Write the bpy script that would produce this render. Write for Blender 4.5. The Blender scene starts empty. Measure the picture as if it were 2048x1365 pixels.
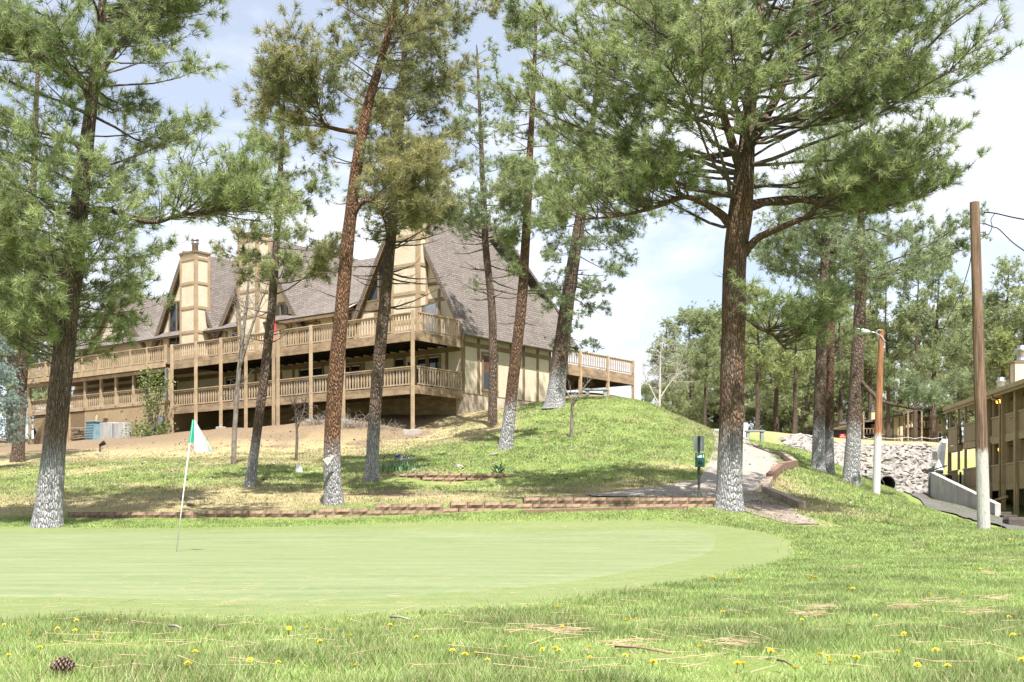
import bpy, math, random
import numpy as np
from mathutils import Vector, Matrix, noise as mnoise

random.seed(11)
RNG = np.random.default_rng(11)
SC = bpy.context.scene
COL = SC.collection
R = math.radians
# ------------------------------------------------------------------ camera
F, CX, HY, CH = 2500.0, 1024.0, 1045.0, 0.5      # focal length and horizon of a 2048 px wide frame, eye height
cam = bpy.data.cameras.new('camera')
cam.sensor_width = 36.0
cam.lens = 36.0 * F / 2048.0
cam.shift_y = (HY - 682.5) / 2048.0
cam.clip_start = 0.05
cam.clip_end = 6000.0
camo = bpy.data.objects.new('camera', cam)
camo.location = (0, 0, CH)
camo.rotation_euler = (R(90), 0, 0)
COL.objects.link(camo)
SC.camera = camo
# ------------------------------------------------------------------ sun and sky
SUN_EL = R(60)
SUN_H = Vector((0.26, -0.966, 0)).normalized()     # horizontal direction towards the sun
sd = Vector((SUN_H.x * math.cos(SUN_EL), SUN_H.y * math.cos(SUN_EL), math.sin(SUN_EL)))
sl = bpy.data.lights.new('sun', 'SUN')
sl.energy = 5.0
sl.angle = R(0.55)
sl.color = (1.0, 0.955, 0.88)
so = bpy.data.objects.new('sun', sl)
so.rotation_euler = sd.to_track_quat('Z', 'Y').to_euler()
COL.objects.link(so)

w = bpy.data.worlds.new('World')
SC.world = w
w.use_nodes = True
nt = w.node_tree
nt.nodes.clear()
N = nt.nodes.new
out = N('ShaderNodeOutputWorld')
bg = N('ShaderNodeBackground')
sky = N('ShaderNodeTexSky')
sky.sky_type = 'NISHITA'
sky.sun_disc = False
sky.sun_elevation = SUN_EL
sky.sun_rotation = math.atan2(SUN_H.x, SUN_H.y)
sky.altitude = 2000
sky.air_density = 1.0
sky.dust_density = 1.2
tc = N('ShaderNodeTexCoord')
mp = N('ShaderNodeMapping')
mp.inputs['Scale'].default_value = (1.6, 1.6, 4.2)
mp.inputs['Location'].default_value = (0.35, 0.2, 0.1)
mp.inputs['Rotation'].default_value = (0.0, R(14), R(10))
n1 = N('ShaderNodeTexNoise')
n1.inputs['Scale'].default_value = 1.7
n1.inputs['Detail'].default_value = 9
n1.inputs['Roughness'].default_value = 0.58
n1.inputs['Distortion'].default_value = 0.5
cr = N('ShaderNodeValToRGB')
cr.color_ramp.elements[0].position = 0.40
cr.color_ramp.elements[0].color = (0.36, 0.36, 0.36, 1)
cr.color_ramp.elements[1].position = 0.66
cr.color_ramp.elements[1].color = (1, 1, 1, 1)
mx = N('ShaderNodeMix')
mx.data_type = 'RGBA'
mx.inputs[7].default_value = (7.2, 7.35, 7.6, 1)     # thin white cloud
L = nt.links.new
L(tc.outputs['Generated'], mp.inputs['Vector'])
L(mp.outputs['Vector'], n1.inputs['Vector'])
L(n1.outputs['Fac'], cr.inputs['Fac'])
L(cr.outputs['Color'], mx.inputs[0])
L(sky.outputs['Color'], mx.inputs[6])
L(mx.outputs[2], bg.inputs['Color'])
bg.inputs['Strength'].default_value = 0.074
L(bg.outputs['Background'], out.inputs['Surface'])

SC.view_settings.view_transform = 'Standard'
SC.view_settings.look = 'None'
SC.view_settings.gamma = 1.0
SC.view_settings.exposure = 1.36
SC.render.engine = 'CYCLES'
SC.cycles.use_denoising = True
SC.cycles.max_bounces = 6
SC.cycles.diffuse_bounces = 3
SC.cycles.transparent_max_bounces = 6

# ------------------------------------------------------------------ helpers
def P(x, y, D):
    """photo direction (x, y) at distance D along the view axis -> world point"""
    return Vector(((x - CX) * D / F, D, CH + (HY - y) * D / F))

class NT:
    """small node-tree writer"""
    def __init__(s, name):
        s.m = bpy.data.materials.new(name)
        s.m.use_nodes = True
        s.t = s.m.node_tree
        s.b = s.t.nodes['Principled BSDF']
        s.o = s.t.nodes['Material Output']
    def n(s, kind, **kw):
        x = s.t.nodes.new('ShaderNode' + kind)
        for k, v in kw.items():
            if k in x.inputs:
                x.inputs[k].default_value = v
            else:
                setattr(x, k, v)
        return x
    def l(s, a, b):
        s.t.links.new(a, b)
    def coord(s, scale=(1, 1, 1), kind='Object', rot=(0, 0, 0)):
        a = s.n('TexCoord')
        b = s.n('Mapping')
        b.inputs['Scale'].default_value = scale
        b.inputs['Rotation'].default_value = rot
        s.l(a.outputs[kind], b.inputs['Vector'])
        return b.outputs['Vector']
    def noise(s, vec, scale, detail=4, rough=0.55, dist=0.0):
        x = s.n('TexNoise', Scale=scale, Detail=detail, Roughness=rough, Distortion=dist)
        if vec is not None:
            s.l(vec, x.inputs['Vector'])
        return x.outputs['Fac']
    def ramp(s, fac, stops):
        x = s.n('ValToRGB')
        e = x.color_ramp.elements
        while len(e) < len(stops):
            e.new(0.5)
        for i, (p, c) in enumerate(stops):
            e[i].position = p
            if not hasattr(c, '__len__'):
                c = (c, c, c)
            e[i].color = (c[0], c[1], c[2], 1)
        s.l(fac, x.inputs['Fac'])
        return x.outputs['Color']
    def mix(s, fac, a, b, mode='MIX'):
        x = s.n('Mix', data_type='RGBA', blend_type=mode)
        for i, v in ((0, fac), (6, a), (7, b)):
            if hasattr(v, 'is_output'):
                s.l(v, x.inputs[i])
            elif i == 0:
                x.inputs[0].default_value = v
            else:
                x.inputs[i].default_value = (v[0], v[1], v[2], 1)
        return x.outputs[2]
    def math(s, op, a, b=None):
        x = s.n('Math', operation=op)
        for i, v in ((0, a), (1, b)):
            if v is None:
                continue
            if hasattr(v, 'is_output'):
                s.l(v, x.inputs[i])
            else:
                x.inputs[i].default_value = v
        return x.outputs[0]
    def bump(s, h, strength=0.4, dist=0.02):
        x = s.n('Bump', Strength=strength, Distance=dist)
        s.l(h, x.inputs['Height'])
        s.l(x.outputs['Normal'], s.b.inputs['Normal'])
    def color(s, c, rough=0.85, spec=0.3):
        if hasattr(c, 'is_output'):
            s.l(c, s.b.inputs['Base Color'])
        else:
            s.b.inputs['Base Color'].default_value = (c[0], c[1], c[2], 1)
        s.b.inputs['Roughness'].default_value = rough
        s.b.inputs['Specular IOR Level'].default_value = spec
        return s.m

def simple(name, c1, c2=None, scale=4.0, rough=0.8, bump=0.0, spec=0.3, metal=0.0, stretch=(1, 1, 1), var=0.0):
    t = NT(name)
    v = t.coord(stretch)
    c2 = c2 or tuple(k * 0.72 for k in c1)
    f = t.noise(v, scale, 6, 0.62)
    c = t.ramp(f, [(0.36, c2), (0.62, c1)])
    f2 = t.noise(v, scale * 7, 3)
    c = t.mix(t.ramp(f2, [(0.35, 0.0), (0.75, 0.35)]), c, tuple(k * 0.6 for k in c2))
    if var:
        oi = t.n('ObjectInfo')
        hs = t.n('HueSaturation')
        mm = t.n('Math', operation='MULTIPLY_ADD')
        t.l(oi.outputs['Random'], mm.inputs[0])
        mm.inputs[1].default_value = var * 2
        mm.inputs[2].default_value = 1 - var
        t.l(mm.outputs[0], hs.inputs['Value'])
        t.l(c, hs.inputs['Color'])
        c = hs.outputs['Color']
    t.b.inputs['Metallic'].default_value = metal
    if bump:
        t.bump(f2, bump, 0.02)
    return t.color(c, rough, spec)

def mesh_np(name, V, Fc, mat, parent=None, col=None, smooth=False):
    V = np.asarray(V, np.float32).reshape(-1, 3)
    Fc = np.asarray(Fc, np.int32)
    m = bpy.data.meshes.new(name)
    nf, k = Fc.shape
    m.vertices.add(len(V))
    m.vertices.foreach_set('co', V.ravel())
    m.loops.add(nf * k)
    m.loops.foreach_set('vertex_index', Fc.ravel())
    m.polygons.add(nf)
    m.polygons.foreach_set('loop_start', np.arange(0, nf * k, k, dtype=np.int32))
    m.polygons.foreach_set('loop_total', np.full(nf, k, dtype=np.int32))
    if smooth:
        m.polygons.foreach_set('use_smooth', np.ones(nf, bool))
    if col is not None:
        a = m.color_attributes.new('Col', 'FLOAT_COLOR', 'POINT')
        c4 = np.ones((len(V), 4), np.float32)
        c4[:, :3] = col
        a.data.foreach_set('color', c4.ravel())
    m.update(calc_edges=True)
    m.materials.append(mat)
    o = bpy.data.objects.new(name, m)
    COL.objects.link(o)
    if parent is not None:
        o.parent = parent
    return o

def tag(o, label, cat, group=None):
    o['label'] = label
    o['category'] = cat
    if group:
        o['group'] = group
    return o

def struct(o, label=None):
    o['kind'] = 'structure'
    if label:
        o['label'] = label
    return o

def empty(name, label=None, cat=None, loc=(0, 0, 0), rz=0.0, group=None):
    o = bpy.data.objects.new(name, None)
    o.empty_display_size = 0.2
    COL.objects.link(o)
    o.location = loc
    o.rotation_euler = (0, 0, rz)
    if label:
        tag(o, label, cat, group)
    return o

def copy_tree(o, parent=None):
    c = o.copy()
    COL.objects.link(c)
    c.parent = parent
    for ch in list(o.children):
        copy_tree(ch, c)
    return c

class MB:
    def __init__(s):
        s.v, s.f = [], []
    def add(s, vs, fs):
        b = len(s.v)
        s.v += [tuple(p) for p in vs]
        s.f += [tuple(i + b for i in q) for q in fs]
        return s
    def box(s, x0, x1, y0, y1, z0, z1, M=None):
        vs = [Vector(p) for p in ((x0, y0, z0), (x1, y0, z0), (x1, y1, z0), (x0, y1, z0),
                                  (x0, y0, z1), (x1, y0, z1), (x1, y1, z1), (x0, y1, z1))]
        if M is not None:
            vs = [M @ p for p in vs]
        return s.add(vs, [(0, 3, 2, 1), (4, 5, 6, 7), (0, 1, 5, 4), (1, 2, 6, 5), (2, 3, 7, 6), (3, 0, 4, 7)])
    def prism(s, poly, a, b, axis='y'):
        """polygon in a plane extruded from a to b along axis (poly = (u, w) pairs)"""
        n = len(poly)
        def pt(u, w_, t):
            return {'y': (u, t, w_), 'x': (t, u, w_), 'z': (u, w_, t)}[axis]
        vs = [pt(u, w_, a) for u, w_ in poly] + [pt(u, w_, b) for u, w_ in poly]
        fs = [tuple(range(n)), tuple(range(2 * n - 1, n - 1, -1))]
        for i in range(n):
            j = (i + 1) % n
            fs.append((i, i + n, j + n, j))
        return s.add(vs, fs)
    def bar(s, p, q, wd, th=None, up=Vector((0, 0, 1))):
        """rectangular bar between two points"""
        p, q = Vector(p), Vector(q)
        th = th or wd
        d = (q - p).normalized()
        a = d.cross(up)
        if a.length < 1e-3:
            a = d.cross(Vector((1, 0, 0)))
        a.normalize()
        b = a.cross(d)
        vs = []
        for c in (p, q):
            for i, j in ((-1, -1), (1, -1), (1, 1), (-1, 1)):
                vs.append(c + a * (i * wd / 2) + b * (j * th / 2))
        return s.add(vs, [(0, 3, 2, 1), (4, 5, 6, 7), (0, 1, 5, 4), (1, 2, 6, 5), (2, 3, 7, 6), (3, 0, 4, 7)])
    def tube(s, pts, rad, n=8, cap=True, jit=0.0):
        pts = [Vector(p) for p in pts]
        if not hasattr(rad, '__len__'):
            rad = [rad] * len(pts)
        vs, fs = [], []
        a = None
        for i, p in enumerate(pts):
            d = (pts[min(i + 1, len(pts) - 1)] - pts[max(i - 1, 0)]).normalized()
            if a is None:
                a = d.cross(Vector((0.31, 0.95, 0.05))).normalized()
            a = (a - d * a.dot(d)).normalized()
            b = d.cross(a)
            for k in range(n):
                t = 2 * math.pi * k / n
                r = rad[i] * (1 + (random.uniform(-jit, jit) if jit else 0))
                vs.append(p + (a * math.cos(t) + b * math.sin(t)) * r)
        for i in range(len(pts) - 1):
            for k in range(n):
                k2 = (k + 1) % n
                fs.append((i * n + k, i * n + k2, (i + 1) * n + k2, (i + 1) * n + k))
        if cap:
            fs.append(tuple(range(n - 1, -1, -1)))
            fs.append(tuple(range((len(pts) - 1) * n, len(pts) * n)))
        return s.add(vs, fs)
    def lathe(s, prof, n=12, c=(0, 0, 0)):
        return s.tube([(c[0], c[1], c[2] + z) for r, z in prof], [r for r, z in prof], n)
    def build(s, name, mat, parent=None, smooth=False, bevel=0.0):
        m = bpy.data.meshes.new(name)
        m.from_pydata(s.v, [], s.f)
        if smooth:
            m.polygons.foreach_set('use_smooth', [True] * len(m.polygons))
        m.materials.append(mat)
        m.update()
        o = bpy.data.objects.new(name, m)
        COL.objects.link(o)
        if parent is not None:
            o.parent = parent
        if bevel:
            md = o.modifiers.new('bevel', 'BEVEL')
            md.width = bevel
            md.segments = 2
            md.limit_method = 'ANGLE'
        return o

def bx(name, mat, parent, x0, x1, y0, y1, z0, z1, bevel=0.0):
    return MB().box(x0, x1, y0, y1, z0, z1).build(name, mat, parent, bevel=bevel)

def text(name, body, size, mat, parent, M, extrude=0.002):
    """flat lettering as a mesh part"""
    cu = bpy.data.curves.new(name, 'FONT')
    cu.body = body
    cu.size = size
    cu.align_x = 'CENTER'
    cu.align_y = 'CENTER'
    cu.extrude = extrude
    cu.resolution_u = 2
    tmp = bpy.data.objects.new(name + '_tmp', cu)
    COL.objects.link(tmp)
    dg = bpy.context.evaluated_depsgraph_get()
    me = bpy.data.meshes.new_from_object(tmp.evaluated_get(dg))
    bpy.data.objects.remove(tmp)
    bpy.data.curves.remove(cu)
    me.transform(M)
    me.materials.clear()
    me.materials.append(mat)
    o = bpy.data.objects.new(name, me)
    COL.objects.link(o)
    o.parent = parent
    return o

FACE = Matrix.Rotation(R(90), 4, 'X')      # text that stands upright and faces -Y

# ------------------------------------------------------------------ terrain
cp = []
for y in (-12, 0, 4, 8, 12, 16, 20):
    for x in (-16, -7, 0, 7):
        cp.append((x, y, 0.0 + (0.02 if y > 16 else 0)))
cp += [(14, 0, -.1), (14, 12, .1), (9, 20, .15), (-28, 0, 0), (-28, 16, .1)]
def cpx(*rows):
    for x, y, D in rows:
        p = P(x, y, D)
        cp.append((p.x, p.y, p.z))
cpx((0, 1070, 27), (350, 1066, 27), (700, 1063, 27), (1050, 1063, 27), (1400, 1065, 26), (1700, 1059, 28), (1600, 1052, 29.5),
    (2048, 1066, 26), (1968, 1060, 27), (2250, 1072, 25),
    (140, 1036, 31), (400, 1039, 30.5), (640, 1038, 30), (900, 1026, 30), (1100, 1015, 30.5), (1425, 1013, 31), (-80, 1032, 32),
    (300, 1018, 33), (520, 1012, 33), (800, 1000, 33.2), (1000, 993, 33.2), (1200, 998, 32.5), (1300, 985, 35), (1420, 985, 36),
    (0, 1000, 37), (0, 940, 46), (250, 950, 43), (250, 912, 55), (100, 905, 58), (200, 893, 66), (-150, 960, 45), (-150, 910, 62),
    (346, 866, 71.5), (444, 858, 68.8), (560, 850, 65.9), (689, 841, 62.9), (828, 869, 60), (172, 880, 76), (60, 893, 79),
    (900, 833, 62.5), (1000, 818, 66.5), (1087, 808, 68.5), (500, 975, 38), (467, 930, 46), (595, 922, 48), (668, 1010, 32.5),
    (743, 963, 39), (985, 850, 57), (1010, 898, 47), (1108, 815, 58.5), (775, 952, 40.5), (900, 943, 39.9), (1000, 943, 40.2), (830, 944, 40.0), (1060, 947, 41.2), (830, 968, 38.2), (900, 975, 38.0), (1000, 968, 38.5),
    (1142, 875, 50), (1200, 900, 46), (1300, 950, 39.5), (1230, 797, 62), (1200, 797, 67), (1310, 812, 60), (1365, 838, 57),
    (1405, 862, 54), (1435, 888, 51), (1340, 832, 67), (1372, 850, 66), (1400, 868, 65), (1430, 890, 61), (1300, 812, 70), (1360, 846, 74), (1265, 799, 78), (1440, 930, 43), (1410, 868, 80), (1490, 880, 68), (1590, 935, 48.5),
    (1525, 968, 41), (1605, 1018, 33), (1500, 872, 78), (1620, 905, 66), (1640, 945, 56), (1702, 965, 50.5), (1752, 990, 51),
    (1665, 960, 50), (1800, 1005, 52), (1790, 996, 66), (1900, 1030, 45), (1960, 1046, 38), (2048, 1067, 31), (1860, 990, 70),
    (1990, 1032, 58), (2048, 1058, 45), (1930, 1016, 60), (1860, 1006, 55), (1720, 983, 73), (1860, 985, 74), (1600, 872, 84), (1720, 893, 85.5), (1890, 892, 86),
    (1800, 893, 100), (1650, 885, 105), (2100, 990, 74), (1500, 868, 100), (1300, 860, 105), (1100, 865, 95))
cp += [(-35, 90, 6.3), (-10, 90, 7.6), (-60, 60, 3.5), (-60, 100, 7), (-60, 20, .3), (0, 130, 9.3), (30, 130, 8.9), (60, 130, 8.6),
       (55, 80, 4), (60, 50, 2), (50, 20, .3), (-40, 140, 9.5), (0, 190, 11), (60, 190, 11), (-60, 190, 11), (-12, 70, 6.0), (-22, 76, 5.8)]
cp = np.array(cp, float)
def _rbf(cp, lam=0.02):
    n = len(cp)
    d = np.hypot(cp[:, None, 0] - cp[None, :, 0], cp[:, None, 1] - cp[None, :, 1]) + 1e-9
    K = d ** 2 * np.log(d) + np.eye(n) * lam
    Q = np.c_[np.ones(n), cp[:, :2]]
    A = np.block([[K, Q], [Q.T, np.zeros((3, 3))]])
    return np.linalg.solve(A, np.r_[cp[:, 2], np.zeros(3)])
_w = _rbf(cp)
def rbf(x, y):
    x, y = np.asarray(x, float), np.asarray(y, float)
    sh = x.shape
    x, y = x.ravel(), y.ravel()
    o = np.empty(len(x))
    for i in range(0, len(x), 20000):
        xs, ys = x[i:i + 20000], y[i:i + 20000]
        d = np.hypot(xs[:, None] - cp[None, :, 0], ys[:, None] - cp[None, :, 1]) + 1e-9
        o[i:i + 20000] = (d ** 2 * np.log(d)) @ _w[:-3] + _w[-3] + _w[-2] * xs + _w[-1] * ys
    return o.reshape(sh)
def _axis(segs):
    o = []
    for a, b, st in segs:
        o += list(np.arange(a, b - 1e-6, st))
    return np.array(o + [segs[-1][1]])
GX = _axis([(-62, -26, 2.0), (-26, 30, .4), (30, 62, 2.0)])
GY = _axis([(-12, 2, 1.0), (2, 62, .4), (62, 96, .8), (96, 192, 3.0)])
mgx, mgy = np.meshgrid(GX, GY)
GZ = rbf(mgx, mgy)
def vnoise(x, y, sc, seed=0.0):
    f = np.vectorize(lambda a, b: mnoise.noise((a * sc + seed, b * sc - seed, seed * .37)))
    return f(x, y)
GZ += np.where(mgy > 30, .07, .012) * vnoise(mgx, mgy, .55, 3.1)
def gz(x, y):
    """ground height, bilinear on the grid the ground mesh is made of"""
    x, y = np.asarray(x, float), np.asarray(y, float)
    i = np.clip(np.searchsorted(GX, x) - 1, 0, len(GX) - 2)
    j = np.clip(np.searchsorted(GY, y) - 1, 0, len(GY) - 2)
    u = np.clip((x - GX[i]) / (GX[i + 1] - GX[i]), 0, 1)
    v = np.clip((y - GY[j]) / (GY[j + 1] - GY[j]), 0, 1)
    return (GZ[j, i] * (1 - u) * (1 - v) + GZ[j, i + 1] * u * (1 - v) + GZ[j + 1, i] * (1 - u) * v + GZ[j + 1, i + 1] * u * v)
def G(x, y, dz=0.0):
    return Vector((x, y, float(gz(x, y)) + dz))
def on_ground(px, py, D0=4.0, D1=120.0):
    """first point of the ground seen at photo position (px, py)"""
    D = D0
    while D < D1:
        p = P(px, py, D)
        if p.z <= gz(p.x, p.y):
            return G(p.x, p.y)
        D += max(.04, D * .004)
    p = P(px, py, D1)
    return G(p.x, p.y)
def base_at(px, D):
    p = P(px, HY, D)
    return G(p.x, p.y)

def poly_dist(x, y, pts):
    """distance of each x,y to a polyline"""
    d = np.full(x.shape, 1e9)
    for (ax, ay), (bx_, by) in zip(pts[:-1], pts[1:]):
        ex, ey = bx_ - ax, by - ay
        t = np.clip(((x - ax) * ex + (y - ay) * ey) / (ex * ex + ey * ey + 1e-9), 0, 1)
        d = np.minimum(d, np.hypot(x - ax - t * ex, y - ay - t * ey))
    return d
def smooth(a, b, v):
    t = np.clip((v - a) / (b - a), 0, 1)
    return t * t * (3 - 2 * t)

def cover(x, y):
    """what grows where: (lush, straw, dirt) weights from the lie of the land"""
    n1_ = vnoise(x, y, .16, 1.7)
    n2_ = vnoise(x, y, .45, 8.3)
    n3_ = vnoise(x, y, 1.3, 5.1)
    lawn = smooth(33, 30, y) * 1.0
    lawn = np.maximum(lawn, smooth(8.0, 11.0, x) * smooth(90, 70, y) * .9)                     # bank on the right
    mound = np.exp(-((x - 2.2) ** 2 / 40 + (y - 52) ** 2 / 120))
    lush = np.clip(lawn + mound * .75 + (n1_ * .55 + n2_ * .35 + n3_ * .15) * (1 - .65 * np.clip(lawn, 0, 1)), 0, 1)
    hill = smooth(34, 40, y) * smooth(9.5, 6.5, x)
    lush = np.where(hill > 0, lush * (1 - hill) + hill * np.clip(.36 + .26 * smooth(50, 42, y) + .75 * mound + n1_ * .5 + n2_ * .6 + n3_ * .25 - smooth(46, 56, y) * .55 * (x < 0), 0, 1), lush)
    dirt = smooth(50, 64, y) * smooth(-1.5, -5, x) * .8 + smooth(.15, .5, n2_ * .7 + n1_ * .5) * hill * .6
    dirt += smooth(64, 70, y) * .5 * (x < 12)
    dirt += np.exp(-(((x + 3.2) / 2.6) ** 2 + ((y - 35.5) / 1.6) ** 2)) * .8                   # bare patch under the upper wall
    dirt += np.exp(-((poly_dist(x, y, [(4.2, 32.5), (7.2, 29.5)]) / .7) ** 2)) * .5
    dirt = np.clip(dirt, 0, 1)
    straw = np.clip(1 - lush, 0, 1)
    return lush, straw, dirt
lu, st, di = cover(mgx, mgy)
V = np.stack([mgx, mgy, GZ], -1).reshape(-1, 3)
nx, ny = len(GX), len(GY)
idx = np.arange(nx * ny).reshape(ny, nx)
Q = np.stack([idx[:-1, :-1], idx[:-1, 1:], idx[1:, 1:], idx[1:, :-1]], -1).reshape(-1, 4)
# skirt to the horizon
ring = np.concatenate([idx[0, :], idx[1:, -1], idx[-1, -2::-1], idx[-2:0:-1, 0]])
rv = V[ring].copy()
c0 = np.array([0, 90.])
dv = rv[:, :2] - c0
dv /= np.linalg.norm(dv, axis=1)[:, None]
ov = np.c_[c0 + dv * 4000, np.where(rv[:, 1] < 30, -2, 4.0)]
b0 = len(V)
V = np.r_[V, ov]
k = len(ring)
Q = np.r_[Q, np.array([[ring[i], b0 + i, b0 + (i + 1) % k, ring[(i + 1) % k]] for i in range(k)])]
gcol = np.stack([lu, st, di], -1).reshape(-1, 3)
gcol = np.r_[gcol, np.tile([[.4, .5, .4]], (k, 1))]

def ground_material():
    t = NT('ground_grass_and_soil')
    at = t.n('Attribute', attribute_name='Col')
    sp = t.n('SeparateColor')
    t.l(at.outputs['Color'], sp.inputs['Color'])
    v = t.coord()
    nf = t.noise(v, 9, 6, .7)
    ng = t.noise(v, 38, 4, .7)
    nb = t.noise(v, 1.1, 5, .6)
    green = t.mix(t.ramp(ng, [(.3, 0.), (.7, 1.)]), (.11, .16, .040), (.21, .265, .085))
    green = t.mix(t.ramp(nb, [(.42, 0.), (.66, .55)]), green, (.23, .24, .09))
    straw = t.mix(t.ramp(ng, [(.3, 0.), (.7, 1.)]), (.20, .165, .085), (.40, .335, .19))
    dirt = t.mix(t.ramp(nf, [(.3, 0.), (.7, 1.)]), (.115, .082, .053), (.25, .188, .125))
    mm = t.n('Math', operation='MULTIPLY_ADD')
    t.l(nf, mm.inputs[0])
    mm.inputs[1].default_value = 1.3
    mm.inputs[2].default_value = -.65
    lf = t.math('ADD', sp.outputs['Red'], mm.outputs[0])
    c = t.mix(t.ramp(lf, [(.25, 0.), (.62, 1.)]), straw, green)
    df = t.math('ADD', sp.outputs['Blue'], mm.outputs[0])
    c = t.mix(t.ramp(df, [(.38, 0.), (.72, 1.)]), c, dirt)
    t.bump(ng, .7, .05)
    return t.color(c, .95, .1)
ground = mesh_np('ground', V, Q, ground_material(), col=gcol, smooth=True)
struct(ground, 'grassy ground rising from the lawn up the hillside')

def strip(name, left, right, mat, dz, nw=6, sub=10):
    """sheet draped on the ground between two polylines given in plan"""
    def res(pl, n):
        pl = np.array(pl, float)
        s = np.r_[0, np.cumsum(np.hypot(*np.diff(pl, axis=0).T))]
        u = np.linspace(0, s[-1], n)
        return np.c_[np.interp(u, s, pl[:, 0]), np.interp(u, s, pl[:, 1])]
    n = sub * len(left)
    a, b = res(left, n), res(right, n)
    vs = []
    for k in range(nw + 1):
        f = k / nw
        q = a * (1 - f) + b * f
        wob = .06 * vnoise(q[:, 0], q[:, 1], 1.6, 2.2)
        if k in (0, nw):
            q = q + np.c_[wob, wob]
        vs.append(np.c_[q, gz(q[:, 0], q[:, 1]) + dz])
    vs = np.stack(vs, 1)
    ii = np.arange(n * (nw + 1)).reshape(n, nw + 1)
    q = np.stack([ii[:-1, :-1], ii[:-1, 1:], ii[1:, 1:], ii[1:, :-1]], -1).reshape(-1, 4)
    return struct(mesh_np(name, vs.reshape(-1, 3), q, mat, smooth=True))

def patch(name, outline, mat, dz, rings=16):
    """closed sheet draped on the ground"""
    o = np.array(outline, float)
    # round the outline (closed Catmull-Rom)
    pts = []
    n = len(o)
    for i in range(n):
        p0, p1, p2, p3 = o[i - 1], o[i], o[(i + 1) % n], o[(i + 2) % n]
        for s in np.linspace(0, 1, 14, endpoint=False):
            pts.append(.5 * ((2 * p1) + (p2 - p0) * s + (2 * p0 - 5 * p1 + 4 * p2 - p3) * s * s + (3 * p1 - p0 - 3 * p2 + p3) * s ** 3))
    o = np.array(pts)
    c = o.mean(0)
    n = len(o)
    rs = np.r_[np.linspace(0, .985, rings)[1:], 1.0]
    vs = [np.r_[c, 0][None]] + [np.c_[c + (o - c) * r, np.zeros(n)] for r in rs]
    vs = np.concatenate(vs)
    vs[:, 2] = gz(vs[:, 0], vs[:, 1]) + dz
    vs[-n:, 2] -= dz + .02
    fs = []
    for r in range(len(rs) - 1):
        for i in range(n):
            j = (i + 1) % n
            fs.append((1 + r * n + i, 1 + (r + 1) * n + i, 1 + (r + 1) * n + j, 1 + r * n + j))
    vs = vs[1:]
    fs = [tuple(q - 1 for q in f) for f in fs]
    mb = MB()
    mb.v, mb.f = [tuple(p) for p in vs], fs + [tuple(range(n))]
    ob = mb.build(name, mat, smooth=True)
    return struct(ob), o

def gp(*rows):
    return [tuple(P(x, HY, D)[:2]) for x, D in rows]
def green_mat(name, a, b, c3):
    t = NT(name)
    v = t.coord()
    nb = t.noise(t.coord((.35, 1.4, 1)), 1.5, 7, .68)
    nf = t.noise(v, 60, 3, .7)
    n3 = t.noise(t.coord((1.0, 6.0, 1)), 1.2, 4, .6)
    c = t.mix(t.ramp(nb, [(.35, 0.), (.68, 1.)]), a, b)
    c = t.mix(t.ramp(n3, [(.45, 0.), (.75, .6)]), c, c3)
    c = t.mix(t.ramp(nf, [(.3, 0.), (.8, .5)]), c, tuple(k * .55 for k in a))
    c = t.mix(t.ramp(t.noise(v, 7, 4, .7), [(.45, 0.), (.75, .35)]), c, (.27, .26, .14))
    t.bump(nf, .25, .008)
    return t.color(c, .9, .15)
M_green = green_mat('green_turf', (.130, .170, .076), (.205, .232, .128), (.155, .20, .09))
M_collar = green_mat('collar_turf', (.125, .168, .060), (.185, .21, .092), (.145, .19, .070))
collar_out = gp((-400, 6.4), (100, 6.5), (600, 6.5), (900, 6.9), (1150, 7.8), (1350, 9.8), (1500, 13.5), (1595, 20), (1560, 25), (1400, 28),
                (1000, 28.6), (400, 28.4), (-300, 28.5), (-700, 20))
green_out = gp((-500, 8.0), (0, 8.1), (420, 7.8), (750, 8.0), (960, 8.9), (1160, 10.6), (1310, 13.8), (1400, 18.5), (1436, 23.0), (1395, 26.2),
               (1050, 27), (500, 27), (-300, 27), (-700, 19))
collar, collar_line = patch('green_collar', collar_out, M_collar, .005)
green, green_line = patch('putting_green', green_out, M_green, .009)

def gravel_mat(name, a, b, c3, sc=22):
    t = NT(name)
    v = t.coord()
    vo = t.n('TexVoronoi', Scale=sc)
    t.l(v, vo.inputs['Vector'])
    nb = t.noise(v, 1.6, 5, .65)
    nf = t.noise(v, 45, 3, .7)
    c = t.mix(t.ramp(vo.outputs['Distance'], [(.1, 0.), (.6, 1.)]), a, b)
    c = t.mix(t.ramp(nb, [(.42, 0.), (.65, .75)]), c, c3)
    c = t.mix(t.ramp(nf, [(.4, 0.), (.75, .4)]), c, (.12, .10, .085))
    t.bump(t.math('ADD', vo.outputs['Distance'], nf), .7, .03)
    return t.color(c, .95, .15)
M_gravel = gravel_mat('path_gravel', (.17, .158, .148), (.33, .31, .29), (.29, .235, .18))
M_asph = gravel_mat('old_asphalt', (.075, .072, .075), (.125, .12, .12), (.16, .15, .145), 60)
M_conc = simple('weathered_concrete', (.44, .43, .41), (.30, .29, .275), 1.6, .9, .3, stretch=(1, 1, .6))
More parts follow.
